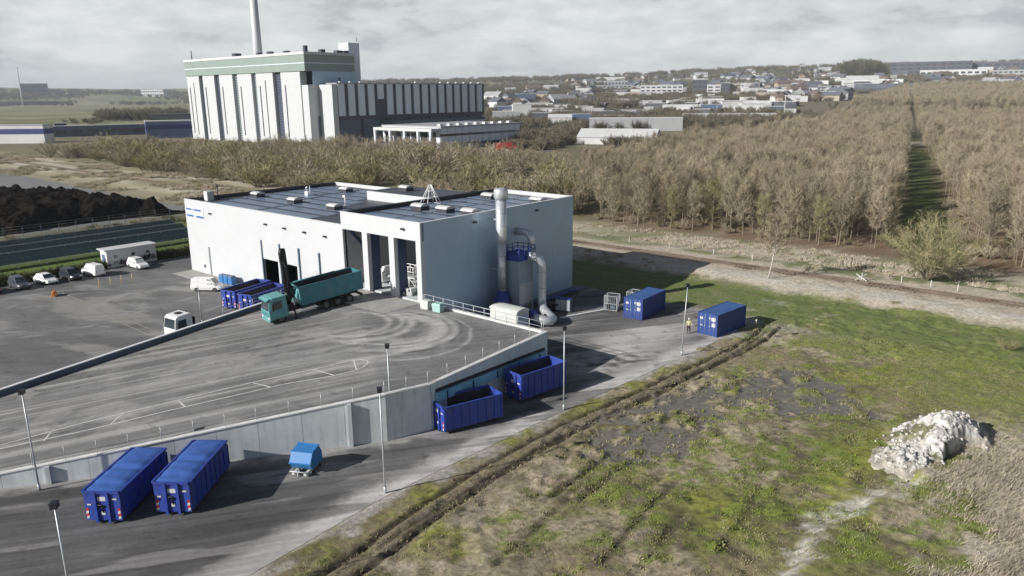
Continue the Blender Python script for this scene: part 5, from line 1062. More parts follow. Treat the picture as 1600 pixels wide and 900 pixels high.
# farther rows up to the town
k2 = 5200; fx2 = rng.uniform(-700, 130, k2 * 6); fy2 = rng.uniform(715, 1300, k2 * 6); w2 = np.interp(fy2, [453, 800, 1300], [-122, -190, -270]); m2 = (fx2 > w2) & in_view(fx2, fy2, .04) & (np.abs(fx2 - (21 - (fy2 - 140) * .245)) > 2.5); fx2, fy2 = fx2[m2][:k2], fy2[m2][:k2]
order = np.argsort(FD); n_ind = 300; near_, rest = order[:n_ind], order[n_ind:]
for k in near_:
    i = int(rng.integers(8)); x, y = float(FX[k]), float(FY[k]); s_ = float(rng.uniform(.66, .98) + .28 * (fbm(np.array([x]), np.array([y]), .05, 141, 3)[0] - .35))
    plant_thing('forest_tree', 'tree', 'slim bare tree in the front rows of the brown forest behind the railway', TREE[i][:2], (x, y, float(terr(x, y)) - .1), float(rng.uniform(0, 6.3)), s_, 'bare trees in the front rows of the forest')
RX = np.concatenate([FX[rest], fx2]); RY = np.concatenate([FY[rest], fy2]); RS = np.concatenate([rng.uniform(.66, 1.0, len(rest)), rng.uniform(.95, 1.35, len(fx2))]) + .30 * (fbm(RX, RY, .05, 141, 3) - .35)
scatter('forest', np.stack([RX, RY, terr(RX, RY) - .1], 1), rng.uniform(0, 6.3, len(RX)), RS, np.clip((fbm(RX, RY, .06, 142, 3) - .3) * 20 + rng.normal(0, 2.2, len(RX)), 0, 7.99).astype(int), [source('forest_tree', t_[2], t_[3]) for t_ in TREE], label='brown leafless forest stretching back from the railway to the town', category='forest')
# brush between the trees at the forest foot and inside it
SHR = []
for i, (h, r, m_) in enumerate([(5, 2.6, 'twig'), (4.2, 2.4, 'twig_green'), (5.5, 2.6, 'twig_red'), (6, 3, 'twig'), (4.6, 2.6, 'twig_green'), (5, 2.6, 'twig_dark')]):
    T, Cn = shrub(300 + i, h, r, ns=20, nt_=13, fine=5, tw=.055, lt=1.15); mats = ['trunk', m_]; SHR.append((T.mesh('shrub_stem', mats), Cn.mesh('shrub_crown', mats), joined(T, Cn), mats))
q = 900; ux = rng.uniform(-60, 110, q); uy = rng.uniform(80, 150, q); wst = np.interp(uy, [78, 115, 202], [-30, -52, -86]); mk_ = (ux > wst) & (np.abs(ux - (21 - (uy - 140) * .245)) > 4.4) & in_view(ux, uy) & (uy > np.interp(ux, [-40, 0, 20, 28, 38, 47, 80], [79, 81, 82, 85, 88, 85, 82]))
ux, uy = ux[mk_], uy[mk_]
scatter('undergrowth', np.stack([ux, uy, terr(ux, uy) - .1], 1), rng.uniform(0, 6.3, len(ux)), rng.uniform(.2, .5, len(ux)), rng.integers(0, 5, len(ux)), [source('bush', s_[2], s_[3]) for s_ in SHR], label='low leafless undergrowth between the trunks of the front forest rows', category='undergrowth')
# shrub belt west of the forest, behind the hall, up to the power plant
pts = []
def belt(n, xs, ys0, ys1, hmin, hmax, kinds, lab, group):
    c_ = 0; tries = 0
    while c_ < n and tries < n * 60:
        tries += 1
        x = float(rng.uniform(xs[0], xs[-1])); y = float(rng.uniform(np.interp(x, xs, ys0), np.interp(x, xs, ys1)))
        if any((x - a) ** 2 + (y - b_) ** 2 < 4.2 ** 2 for a, b_ in pts) or not in_view(np.array(x), np.array(y)): continue
        pts.append((x, y)); c_ += 1; i = int(rng.choice(kinds)); s_ = float(rng.uniform(hmin, hmax)) / [5, 4.2, 5.5, 6, 4.6, 5][i]
        plant_thing('bare_shrub', 'shrub', lab % ['leafless tan', 'leafless olive green', 'leafless reddish brown', 'broad leafless tan', 'low leafless olive', 'dark half evergreen'][i], SHR[i][:2], (x, y, -.1), float(rng.uniform(0, 6.3)), (s_ * 1.15, s_ * 1.15, s_), group)
belt(120, [-345, -300, -230, -170, -120], [74, 80, 72, 70, 66], [116, 122, 118, 115, 104], 4.5, 11.0, [1, 1, 4, 4, 0, 3, 2, 3], '%s shrub in the long belt in front of the power plant', 'shrubs in front of the power plant')
belt(70, [-170, -130, -100, -66, -40], [92, 84, 76, 74, 76], [185, 180, 165, 122, 84], 5.0, 9.5, [0, 3, 3, 2, 2, 1, 5, 4], '%s shrub in the thicket between the hall and the forest', 'shrubs behind the hall')
belt(60, [-260, -200, -160, -120, -95], [132, 140, 150, 150, 170], [190, 190, 186, 205, 215], 4.5, 10.0, [0, 3, 2, 2, 0], '%s shrub near the low building beside the power plant', 'shrubs near the low building')
bx_ = rng.uniform(-350, -150, 900); by_ = rng.uniform(112, 190, 900); kb_ = in_view(bx_, by_, .02) & (by_ < np.interp(bx_, [-350, -310, -295, -150], [150, 186, 190, 190])); bx_, by_ = bx_[kb_][:260], by_[kb_][:260]
scatter('far_shrubbery', np.stack([bx_, by_, 0 * bx_ - .1], 1), rng.uniform(0, 6.3, len(bx_)), rng.uniform(.5, 1.6, len(bx_)), rng.choice([0, 1, 1, 4, 4, 3, 2], len(bx_)), [source('bush', s_[2], s_[3]) for s_ in SHR], label='leafless shrubbery growing right up to the foot of the power plant', category='shrubbery')
t_ = plant_thing('round_thicket', 'thicket', 'broad rounded reddish thicket below the low flat building', (SHR[2][0], SHR[2][1]), (-118, 112, -.1), 1.0, (3.6, 3.6, 2.35), None)
plant_thing('yellow_bush', 'bush', 'small yellow-green flowering bush behind the hall roof', (SHR[1][0], (lambda o: o)(SHR[1][1].copy())), (-131.9, 101, -.1), 1.2, (.95, .95, .75), None)
yb = [o for o in bpy.data.objects if o.name == 'yellow_bush'][0].children
for o in yb:
    if o.name.startswith('crown'): o.data.materials[1] = M['twig_yellow']
# the willow and the birch by the railway
T, Cn = shrub(77, 10.6, 5.0, ns=40, nt_=26, fine=8, tw=.04, lt=1.3); mats = ['trunk', 'willow']
plant_thing('willow_bush', 'bush', 'big fan-shaped yellowish willow bush standing alone by the railway', (T.mesh('stems', mats), Cn.mesh('twigs', mats)), (38.5, 63.6, .3), 0, (1.0, 1.0, 1.0), None)
rnd = random.Random(8); T = MB(); Cn = MB(); pp = [Vector((0, 0, -.3)), Vector((.35, .2, 1.8)), Vector((.55, .3, 3.6)), Vector((.7, .4, 5.6)), Vector((.75, .4, 7.6)), Vector((.7, .35, 9.2))]
T.tube(pp, [.12, .10, .08, .06, .04, .02], 7, 0)
for k in range(26):
    f = .32 + .65 * k / 26; g = f * 5; i = min(int(g), 4); p = pp[i].lerp(pp[i + 1], g - i); a = k * 2.4; el = .6
    lp = limb(Cn, p, Vector((math.cos(a) * math.cos(el), math.sin(a) * math.cos(el), math.sin(el))), 3.6 * (1.15 - f), .04, rnd, .06); twigs(Cn, lp, rnd, 16, 1.0, .05, .5, 1, 4)
plant_thing('birch_tree', 'tree', 'single pale-barked bare birch on the near side of the railway', (T.mesh('trunk', 'birchbark'), Cn.mesh('twigs', ['birchbark', 'twig_red'])), (20.8, 48.5, .5), 0, 1.0, None)
# hedge along the car park (dark) and dry bushes at the right edge
hp = np.array([(-67.2 + rng.uniform(-.5, .5), y) for y in np.arange(-60, 17, .9)])
hs = joined(*shrub(501, 1.7, 1.0, ns=12, nt_=14, fine=6, tw=.06, lt=.5)); ht = joined(*shrub(502, 1.5, 1.0, ns=12, nt_=14, fine=6, tw=.06, lt=.5))
hg = scatter('hedge', np.concatenate([hp, np.zeros((len(hp), 1)) - .1], 1), rng.uniform(0, 6.3, len(hp)), rng.uniform(.85, 1.2, len(hp)), rng.integers(0, 2, len(hp)), [source('hedge_bush', hs, ['trunk', 'twig_dark']), source('hedge_bush', ht, ['trunk', 'twig_dark'])], label='dark clipped hedge along the parked cars', category='hedge')
plant_thing('gorse_bush', 'bush', 'small olive bush on the dry grass at the right picture edge', (SHR[1][0], SHR[4][1]), (52.6, 35.9, -.1), .5, (.42, .42, .30), None)

# ------------------------------------------------------------------ near field: tufts of grass as real blades
def blades(n, xr, yr, dens, hmin, hmax, wd, lean, seed):
    r = np.random.default_rng(seed); x = r.uniform(*xr, n); y = r.uniform(*yr, n); k = (r.random(n) < dens(x, y)) & in_view(x, y, .06); x, y = x[k], y[k]; n = len(x)
    z = np.asarray(terr(x, y)) + field_detail(x, y) * sst(x, 25.6, 28.2) * (1 - .93 * puddle_m(x, y)) - .06
    V = []; 
    for j in range(5):
        a = r.uniform(0, 6.283, n); h = r.uniform(hmin, hmax, n); ln = r.normal(lean[2], .35, n) * h; ox = r.normal(0, .10, n); oy = r.normal(0, .10, n); w = wd * r.uniform(.6, 1.3, n)
        px_, py_ = x + ox, y + oy; dx, dy = np.cos(a) * w, np.sin(a) * w; tx = px_ + lean[0] * ln + r.normal(0, .25, n) * h; ty = py_ + lean[1] * ln + r.normal(0, .25, n) * h
        V.append(np.stack([np.stack([px_ - dx, py_ - dy, z - .03], 1), np.stack([px_ + dx, py_ + dy, z - .03], 1), np.stack([tx, ty, z + h], 1)], 1))
    V = np.concatenate(V, 0); m = len(V); return V.reshape(-1, 3), np.arange(m * 3).reshape(m, 3)
def dens_green(x, y): return np.clip(sst(fbm(x, y, .45, 2, 5) * .5 + fbm(x, y, 1.3, 4, 4) * .5, .48, .60), 0, 1) * (1 - puddle_m(x, y) * .96) * sst(x, 27.5, 30) * (1 - .9 * sst(x - 49.5, 6, 11) * (1 - sst(y, 6, 16))) * (.25 + .75 * sst(x, 31, 35))
V, Fc = blades(70000, (27, 66), (-40, 32), dens_green, .05, .17, .045, (.3, .2, .2), 61); link('green_tussocks', np_mesh('green_tussocks', V, Fc, 'grass_green', smooth=False), kind='stuff', label='short green tussocks of grass over the wet field', category='grass')
def dens_olive(x, y): return sst(fbm(x, y, .7, 91, 4), .46, .6) * (1 - puddle_m(x, y) * .9) * sst(x, 26.3, 27.5) * .9 * (1 - .0 * x)
V, Fc = blades(60000, (26, 66), (-40, 32), dens_olive, .06, .17, .035, (.4, .3, .3), 62); link('olive_grass', np_mesh('olive_grass', V, Fc, 'grass_olive', smooth=False), kind='stuff', label='short olive and brown grass over the field', category='grass')
def dens_dry(x, y): return np.clip(sst(x - (49.8 + (y + 4) * -.10) + (fbm(x, y, .3, 76, 4) - .5) * 9, 4.5, 7) * (1 - sst(y, 4, 14)) + sst(x, 57.5, 60) * (1 - sst(y, 26, 34)), 0, 1) * (.4 + .6 * sst(fbm(x, y, .5, 93, 3), .4, .55))
V, Fc = blades(130000, (50, 84), (-32, 34), dens_dry, .2, .5, .024, (.55, -.45, .8), 63); link('dry_reeds', np_mesh('dry_reeds', V, Fc, 'grass_dry', smooth=False), kind='stuff', label='pale dry leaning grass in the lower right corner', category='grass')
def dens_bank(x, y): return sst(fbm(x, y, .35, 95, 4), .44, .58) * sst(y, 44.5, 47) * (np.abs(y - 54) > 1.6)
V, Fc = blades(26000, (-20, 62), (44, 76), dens_bank, .15, .5, .05, (.4, .1, .3), 64); link('bank_grass', np_mesh('bank_grass', V, Fc, 'grass_dry', smooth=False), kind='stuff', label='pale dry grass along both sides of the railway', category='grass')

# ------------------------------------------------------------------ rubble mound
gx, gy = np.meshgrid(np.linspace(47.2, 58.6, 190), np.linspace(-3.6, 14.4, 300)); x = gx.ravel(); y = gy.ravel()
n = fbm(x, y, .35, 101, 5) - .5; n2 = fbm(x, y, 1.4, 102, 5) - .5
d1 = np.hypot((x - 52.2) / 3.0, (y - 7.0) / 4.6) + n * .75; d2 = np.hypot((x - 51.0) / 2.5, (y - 1.2) / 2.7) + n * .6; d3 = np.hypot((x - 54.6) / 1.7, (y - 4.6) / 3.3) + n * .3
z = 2.5 * sst(1.2 - d1, 0, 1.1) + .9 * sst(1.15 - d2, 0, 1.1); z -= 2.6 * sst(1.02 - d3, -.05, .32) * sst(z, .1, .8); z = np.maximum(z, -.05)
rdg = np.abs(fbm(x, y, 1.1, 108, 4) - .5) * 2; z += (n2 * .6 - rdg * .28 + (fbm(x, y, 3.2, 104, 4) - .5) * .34 + .06) * sst(z, .08, .5) - .3 * sst(.06 - z, 0, .06)
tint = np.zeros((len(x), 3)) + (.56, .545, .515); tint = mixc(tint, (.36, .32, .25), sst(.75 - z + (fbm(x, y, .6, 109, 4) - .5) * 1.2, 0, .7) * .75); tint = mixc(tint, (.34, .31, .25), sst(fbm(x, y, .8, 105, 4), .54, .64) * .7); tint = mixc(tint, (.11, .12, .045), sst(fbm(x, y, .7, 106, 4) + .42 * np.exp(-(d3 / .8) ** 2) - .17, .5, .6) * .9)
tint = mixc(tint, (.07, .065, .055), sst(fbm(x, y, 2.6, 107, 3), .64, .72) * .6)
ok = (z > -.2).reshape(gy.shape); Fq = grid_faces(300, 190); Fq = Fq[(z[Fq] > -.28).any(1)]
mo_ = link('rubble_mound', np_mesh('rubble_mound', np.stack([x, y, z + np.asarray(terr(x, y)) - .02], 1), Fq, 'rubble', tint), label='white chalky rubble mound with a dark hollowed side on the field', category='mound')
def lump(b, rnd, x_, y_, z_, s_):
    a = rnd.uniform(0, 3); q = [(a + t + rnd.uniform(-.3, .3), rnd.uniform(.7, 1.2)) for t in (0, 1.26, 2.5, 3.8, 5.0)]
    b.rings([[(x_ + s_ * r_ * k_ * math.cos(t), y_ + s_ * r_ * k_ * math.sin(t), z_ + h_ * s_) for t, r_ in q] for k_, h_ in ((.8, -.5), (1.0, .1), (.55, .7))])
b = MB(); rnd = random.Random(33); hi = np.nonzero((z > .12) & (d3 > .75))[0]
for k in range(300): i = int(hi[rnd.randrange(len(hi))]); lump(b, rnd, float(x[i]), float(y[i]), float(z[i]), rnd.choice([.05, .07, .09, .12, .18]) * rnd.uniform(.8, 1.3))
b.build('chalk_lump', 'chalk', mo_, kind='stuff')
b = MB()
for p in RUTS[:2]:
    for (ax_, ay_), (bx_, by_) in zip(p[:-1], p[1:]):
        for k in range(34):
            f = rnd.random(); s_ = rnd.choice((-1, 1)) * rnd.uniform(.3, .75); lx, ly = ax_ + (bx_ - ax_) * f + s_, ay_ + (by_ - ay_) * f
            lump(b, rnd, lx, ly, float(field_detail(np.array([lx]), np.array([ly]))[0]) * .8 - .03, rnd.choice([.03, .04, .05, .09]))
b.build('mud_clods', pmat('mud_clod', (.15, .12, .085), .95, 0, .3, 2), kind='stuff', label='brown clods of mud thrown up along the tyre ruts', category='mud')
b = MB(); rnd = random.Random(12)
for k in range(40):
    x_ = rnd.gauss(51.5, 2.2); y_ = rnd.gauss(4.5, 4); s_ = rnd.uniform(.04, .12); dd_ = math.hypot((x_ - 52.2) / 3, (y_ - 7) / 4.6)
    z_ = float(np.interp(dd_, [0.2, 1.1], [2.3, 0])) + 0
    if dd_ < 1.05 and math.hypot((x_ - 54.6) / 1.7, (y_ - 4.6) / 3.3) > 1.15: z_ *= .8
    else: z_ = 0
    if z_ > .2: continue
    lump(b, rnd, x_, y_, z_, s_)
b.build('loose_stones', 'chalk', kind='stuff', label='small pale stones strewn round the rubble mound', category='stones')

# ------------------------------------------------------------------ railway
tr = thing('railway_track', 'rusty single railway track running along the pale bank', 'railway', (0, 54, .72))
for y in (-.75, .75):
    b = MB(); b.box(-420, 150, y - .045, y + .045, .0, .18); b.build('rail', 'rail', tr)
b = MB(); b.box(-.13, .13, -1.3, 1.3, -.12, .0); sl = b.mesh('sleeper', 'sleeper'); rs_ = np.arange(-45, 66, .62); k_ = 0
for x in rs_: link('sleeper', sl, tr, (float(x), 0, float(rng.uniform(-.03, .0))), float(rng.uniform(-.03, .03)))
b = MB(); b.box(-420, 150, -1.7, 1.7, -.5, -.09); b.build('ballast', pmat('ballast', (.24, .205, .165), .95, 0, .35, 3, bump=.8, bscale=12), tr)
b = MB(); b.tube([(0, 0, -.3), (0, 0, 1.0)], .05, 6); pm_ = b.mesh('shaft', 'coping')
for i, (x, y) in enumerate([(-9.5, 59.5), (-1.2, 59.2), (7.2, 59.0), (14.2, 58.4), (36.5, 57.5), (40.3, 57.2), (43.6, 57.0), (55.5, 57.2)]):
    t = thing('bank_post', ['short pale railway post nearest to the hall', 'second pale railway post from the hall', 'third pale railway post from the hall', 'pale railway post left of the birch', 'pale railway post left of the willow bush', 'pale railway post in front of the willow bush', 'pale railway post just right of the willow bush', 'short pale railway post nearest to the right picture edge'][i], 'post', (x, y, .7), 0, 'pale posts along the railway'); link('shaft', pm_, t)
t = thing('steel_post', 'tall dark green post beside the railway crossing', 'post', (28.8, 60.3, .5)); b = MB(); b.tube([(0, 0, -.3), (0, 0, 2.3)], .06, 6); b.build('shaft', 'twig_dark', t); b = MB(); b.box(-.09, .09, -.09, .09, 2.3, 2.36); b.build('cap', 'black', t)
t = thing('crossing_barrier', 'white crossed poles lying at the railway crossing', 'barrier', (31.9, 54.8, .85), .6)
for p, q in (((-.9, -.2, .1), (.8, .3, .9)), ((-.6, .5, .9), (.6, -.5, .05)), ((0, 0, 0), (.1, .1, 1.1))): b = MB(); b.beam(p, q, .1); b.build('pole', 'far_white', t)

# ------------------------------------------------------------------ compost heap, path fence, solar field
gx, gy = np.meshgrid(np.linspace(-192, -113.5, 240), np.linspace(-70, 33, 320)); x = gx.ravel(); y = gy.ravel()
n = fbm(x, y, .12, 111, 5) - .5; ex = np.minimum(x + 190, -116.2 - x) + n * 9; ey = 30.5 - y - sst(-x, 150, 190) * 6 + n * 7 + (x + 116) * .12
z = 3.9 * sst(np.minimum(ex * 1.0, ey * .75), 0, 7.5) * (.72 + .9 * (fbm(x, y, .10, 112, 4) - .1) * .6); z += ((fbm(x, y, .35, 113, 5, .6) - .5) * 2.6 + np.abs(fbm(x, y, .28, 115, 3) - .5) * 3.6 - .3 + (fbm(x, y, 1.3, 114, 3) - .5) * .9) * sst(z, .1, 1.2)
Fq = grid_faces(320, 240); zz = np.where(z < .03, -.3, z); Fq = Fq[(zz[Fq] > -.2).any(1)]
link('compost_heap', np_mesh('compost_heap', np.stack([x, y, zz], 1), Fq, 'compost'), label='huge dark brown heap of compost on the far lot at the left', category='heap')
tb = MB(); rnd = random.Random(55)
for k in range(70): a = rnd.uniform(0, 6.28); r_ = rnd.uniform(0, .9); sliver(tb, Vector((r_ * math.cos(a), r_ * math.sin(a), -.05)), Vector((rnd.gauss(0, .5), rnd.gauss(0, .5), 1)).normalized(), rnd.uniform(.35, .8), .10, rnd, 0)
q = 5200; tx_ = np.concatenate([rng.uniform(-380, -58, q), rng.uniform(-30, 70, 700)]); ty_ = np.concatenate([rng.uniform(35, 76, q), rng.uniform(45, 77, 700)]); kt = in_view(tx_, ty_) & (np.abs(ty_ - 54) > 2) & (fbm(tx_, ty_, .09, 151, 4) > np.where(tx_ < -58, .50, .5)); tx_, ty_ = tx_[kt], ty_[kt]
M['tuft'] = twmat('dry_tuft', (.40, .35, .26), (.56, .50, .385)); M['tuft_olive'] = twmat('olive_tuft', (.26, .24, .135), (.40, .36, .22))
bz_ = np.where(tx_ < -40, .0, .0) + sst(ty_, 42, 49) * (1 - sst(ty_, 60, 66)) * .75 - .05
scatter('dry_tufts', np.stack([tx_, ty_, bz_], 1), rng.uniform(0, 6.3, len(tx_)), rng.uniform(.5, 1.5, len(tx_)) * np.where(tx_ < -58, 1.25, .7), (rng.random(len(tx_)) < .3).astype(int), [source('tuft', tb, 'tuft'), source('tuft', tb, 'tuft_olive')], label='dry grass tufts over the pale strip along the railway', category='grass')
t = thing('path_fence', 'thin post fence between the path and the dark heap', 'fence', (-113.2, 0, 0)); b = MB(); b.tube([(0, 0, 0), (0, 0, 1.7)], .05, 5); pm_ = b.mesh('post', 'slate')
for y in np.arange(-40, 32, 3.4): link('post', pm_, t, (0, float(y), 0))
for z in (.7, 1.3, 1.8): b = MB(); b.tube([(0, -40, z), (0, 31, z)], .012, 3); b.build('wire', 'galv', t)
hp = np.stack([rng.uniform(-107.5, -101.5, 170), rng.uniform(-50, 30, 170), np.zeros(170)], 1)
scatter('path_scrub', hp, rng.uniform(0, 6.3, 170), rng.uniform(.15, .34, 170), rng.integers(0, 6, 170), [source('bush', s_[2], s_[3]) for s_ in SHR], label='low scrub along the path above the solar panels', category='scrub')
pn = MB(); pn.box(-1.1, 1.1, 0, 2.05, .0, .05)
def solar_row(x0, ylo, yhi, lab):
    """rows run along Y, panels tilt towards the sun side"""
    t = thing('solar_row', lab, 'solar panels', (x0, 0, 0), 0, 'rows of solar panels')
    tilt = rad(20); n = int((yhi - ylo) / 1.06); b = MB(); fr = MB()
    for k in range(n):
        y0 = ylo + k * 1.06
        for j in range(2):
            u0, u1 = 1.1 + j * 1.72, 1.1 + j * 1.72 + 1.68
            p = lambda u, y: (u * math.cos(tilt) - 2.4, y, .7 + (5.1 - u) * math.sin(tilt)); p0, p1, p2, p3 = p(u0, y0), p(u1, y0), p(u1, y0 + 1.03), p(u0, y0 + 1.03)
            b.quad(p0, p1, p2, p3)
    b.build('panel', 'pvpanel', t, kind='stuff')
    for k in range(0, n, 4):
        y0 = ylo + k * 1.06
        for u in (.6, 4.5): fr.beam((u * math.cos(tilt) - 2.4, y0, 0), (u * math.cos(tilt) - 2.4, y0, .66 + (5.1 - u) * math.sin(tilt)), .1)
    for u in (.5, 2.6, 4.6): fr.beam((u * math.cos(tilt) - 2.4, ylo, .60 + (5.1 - u) * math.sin(tilt)), (u * math.cos(tilt) - 2.4, yhi, .60 + (5.1 - u) * math.sin(tilt)), .08)
    fr.build('rack', 'galv', t)
solar_row(-79.8, -60, 14.5, 'dark solar panel row nearest to the car park hedge')
solar_row(-86.8, -60, 15.5, 'dark solar panel row in the middle of the three')
solar_row(-93.8, -60, 16.5, 'dark solar panel row farthest from the hedge, below the scrub')
# ================================================================== power plant
pp_ = thing('power_plant', 'huge white power plant with ribbed front, grey-green roof band and tall chimney', 'power plant')
def pbox(name, mat, *boxes, parent=pp_, **kw):
    b = MB()
    for q in boxes: b.box(*q)
    return b.build(name, mat, parent, **kw)
PX0, PX1, PY0, PY1 = -435.0, -301.5, 195.0, 229.0
pbox('roof_band', 'green_band', (PX0, PX1, PY0, PY1, 40.3, 49.0)); pbox('band_line', 'fin', (PX0 - .1, PX1 + .1, PY0 - .12, PY1, 44.3, 44.75)); pbox('roof_edge', 'far_white', (PX0 - .3, PX1 + .3, PY0 - .3, PY1, 49.0, 50.4))
pbox('core_wall', 'grey_clad', (PX0 + 1, PX1 - .4, PY0 + 5, PY1 - .2, 0, 40.3))
W_ = (PX1 - PX0); ed = [0, .112, .155, .262, .308, .425, .468, .578, .622, .738, .79, .962]
x_at = lambda f: PX0 + W_ * f
for k in range(6):
    a, b_ = x_at([0, .155, .308, .468, .622, .815][k]), x_at([.118, .262, .425, .585, .755, .955][k])
    pbox('facade_panel', 'white_clad', (a, b_, PY0 + .6, PY0 + 5, 0, 40.2))
    xs_ = a + (b_ - a) * .22; pbox('slot_window', 'louvre', (xs_ - .45, xs_ + .45, PY0 + .45, PY0 + .62, 4, 33))
    if k in (0, 4): xs_ = a + (b_ - a) * .55; pbox('slot_window', 'louvre', (xs_ - .35, xs_ + .35, PY0 + .45, PY0 + .62, 3, 36))
for k in range(5):
    a, b_ = x_at([.118, .262, .425, .585, .755][k]), x_at([.155, .308, .468, .622, .815][k])
    lv = pbox('louvre_bay', ['louvre', 'louvre', 'slate', 'slate', 'louvre'][k], (a + .05, b_ - .05, PY0 + 2.5, PY0 + 4.9, 0, 40.1))
    b = MB()
    for j in range(26): b.box(a + .05, b_ - .05, PY0 + 2.2, PY0 + 2.5, 1 + j * 1.5, 1.5 + j * 1.5)
    b.build('louvre_slat', 'slate' if k in (0, 1, 4) else 'far_grey', lv, kind='stuff')
pbox('end_wall', 'slate', (x_at(.955), PX1 - .5, PY0 + 5, PY0 + 5.3, 33, 40.3))  # narrow step, its shade put into the slate colour
pbox('lower_block', 'white_clad', (-301.3, -289.3, 203.0, 206.3, 0, 33)); pbox('link_block', 'white_clad', (-307.6, -301.45, 196.2, 204, 0, 32.9)); pbox('dark_joint', 'slate', (-301.6, -301.25, 201.4, 203.2, 0, 16))
pbox('stair_tower', 'fin', (-315.4, -306.5, 229.05, 237, 0, 56.6))
# long fin-clad wing
pbox('wing_wall', 'louvre', (-330, -290.0, 229.1, 326, 14, 33.4), (-301.3, -290.0, 206.4, 229.1, 14, 33.4)); pbox('wing_base', 'slate', (-330, -291.5, 229.1, 326, 0, 13.98), (-301.3, -291.5, 206.4, 229.1, 0, 13.98)); pbox('wing_roof', 'far_grey', (-330.2, -289.4, 229.2, 326.2, 33.4, 33.9), (-301.2, -289.4, 206.4, 229.2, 33.4, 33.88))
fw_ = 119.0 / 17
for k in range(17):
    y0 = 206.9 + k * fw_
    pbox('fin_panel', 'fin', (-290.0, -289.3, y0 + fw_ * .0, y0 + fw_ * .64, 16.0, 33.3) if k != 4 else (-290.0, -289.3, y0, y0 + fw_ * .64, 25.0, 33.3))
    b = MB(); b.tube([(-289.9, y0 + fw_ * .3, 33.9), (-289.9, y0 + fw_ * .3, 34.7)], .9, 6); b.build('roof_hood', 'far_white', pp_)
pbox('canopy', 'slate', (-291, -281.5, 238, 318, 11.2, 12.6)); pbox('canopy_wall', 'fin', (-291, -283, 300, 318, 8.0, 11.2))
for k in range(6): pbox('base_rib', 'louvre', (-291.5, -290.6, 224 + k * 17.5, 224.8 + k * 17.5, 0, 14))
ch = thing('chimney', 'tall slender white chimney rising out of the picture behind the power plant roof', 'chimney', (-377, 214, 0))
b = MB(); b.tube([(0, 0, 40), (0, 0, 60), (0, 0, 104)], [3.0, 2.6, 2.1], 20); b.build('shaft', 'white_clad', ch); b = MB(); b.tube([(0, 0, 104), (0, 0, 106)], 1.5, 14); b.build('flue', 'slate', ch)
for i, (x, y, w, h) in enumerate([(-380, 201, 2, 2.2), (-352, 199, 1.2, 1.5), (-340, 199, 1.5, 1.6), (-325, 200, 1.4, 1.4), (-302.5, 197, .9, 3.2), (-303, 208, 1.4, 1.6), (-303, 219, 1.8, 1.4), (-303, 224, 1.4, 1.5)]): pbox('roof_unit', 'louvre', (x - w, x + w, y - w, y + w, 50.4, 50.4 + h))
b = MB(); b.tube([(-428, 197, 50.4), (-428, 197, 56)], .35, 5); b.tube([(-297, 228, 56.6), (-297.5, 228, 59)], .2, 5); b.build('roof_mast', 'slate', pp_)
b = MB(); b.box(-299.2, -298.2, 215, 216, 33, 37); b.build('wing_mast', 'slate', pp_)
# low flat office with open portico
lo = thing('office_building', 'low flat blue-white panelled building with an open white portico below the power plant', 'office building')
pbox('wall', 'fin', (-253, -210.5, 207, 268, 0, 11.2), parent=lo); pbox('base_wall', 'navy', (-210.5, -210.2, 207, 268, 0, 3.5), parent=lo)
for k in range(12): pbox('facade_panel', 'fin', (-210.5, -209.9, 207.4 + k * 5.05, 212.1 + k * 5.05, 3.6, 7.0), (-210.5, -209.9, 207.4 + k * 5.05, 212.1 + k * 5.05, 8.2, 11.2), parent=lo)
pbox('window_band', 'winglass', (-210.5, -210.15, 207, 268, 7.0, 8.2), parent=lo)
pbox('roof', 'far_grey', (-254, -209.4, 206.95, 269, 11.2, 12.0), parent=lo)
for k in range(9): pbox('roof_light', 'far_white', (-214, -212, 209 + k * 6.5, 211.5 + k * 6.5, 12, 13), parent=lo)
pbox('portico_roof', 'far_white', (-253.5, -210, 201, 206.9, 9.6, 11.0), parent=lo)
for x in (-252.7, -241, -230, -220, -211): pbox('portico_column', 'fin', (x - .6, x + .6, 201, 202.2, 0, 9.6), parent=lo)
for x0 in (-224, -218): pbox('dark_opening', 'darkin', (x0, x0 + 5, 206.8, 207.0, 3, 9), parent=lo)
for x0 in (-251, -244.5, -237.5, -231): pbox('portico_window', 'winglass', (x0, x0 + 5.5, 206.8, 207.0, 2.5, 8.5), parent=lo)
for nm, lab, loc, rz, paint, sc_ in [('parked_lorry', 'dark blue lorry parked in front of the low office building', (-190, 207, 0), .5, 'navy', 2.0), ('parked_lorry', 'red lorry parked at the far end of the low office building', (-183, 226, 0), .9, 'red_paint', 1.8)]:
    t = thing(nm, lab, 'lorry', loc, rz); b = MB(); b.box(-3, 1.2, -1.1, 1.1, .6, 2.2); b.build('box_body', paint, t); b = MB(); shell(b, [(1.3, .9, .5, 1, 1.0, .9, 1.7), (2.3, .9, .5, 1, 1.0, .9, 1.65), (2.7, .85, .5, .9, .95, .8, 1.1)]); b.build('cab', paint, t); t.scale = (sc_, sc_, sc_)
    b = MB(); b.box(1.9, 2.45, -.8, .8, 1.15, 1.55); b.build('windshield', 'glass', t)
    for x in (-2.2, 1.8):
        for s_ in (-1, 1): wheel(t, WCAR, x, s_ * .95, .33)
for i, (x, y, p) in enumerate([(-200, 196, 'dark_paint'), (-196, 200, 'navy'), (-176, 219, 'white_paint'), (-172, 214, 'grey_paint')]): c_ = car(['black car between the thicket and the low office building', 'navy car in front of the low office panels', 'white car beside the red lorry', 'grey car near the red lorry'][i], (x, y, 0), .6 + i * .1, p, 'car', 'cars by the office building')
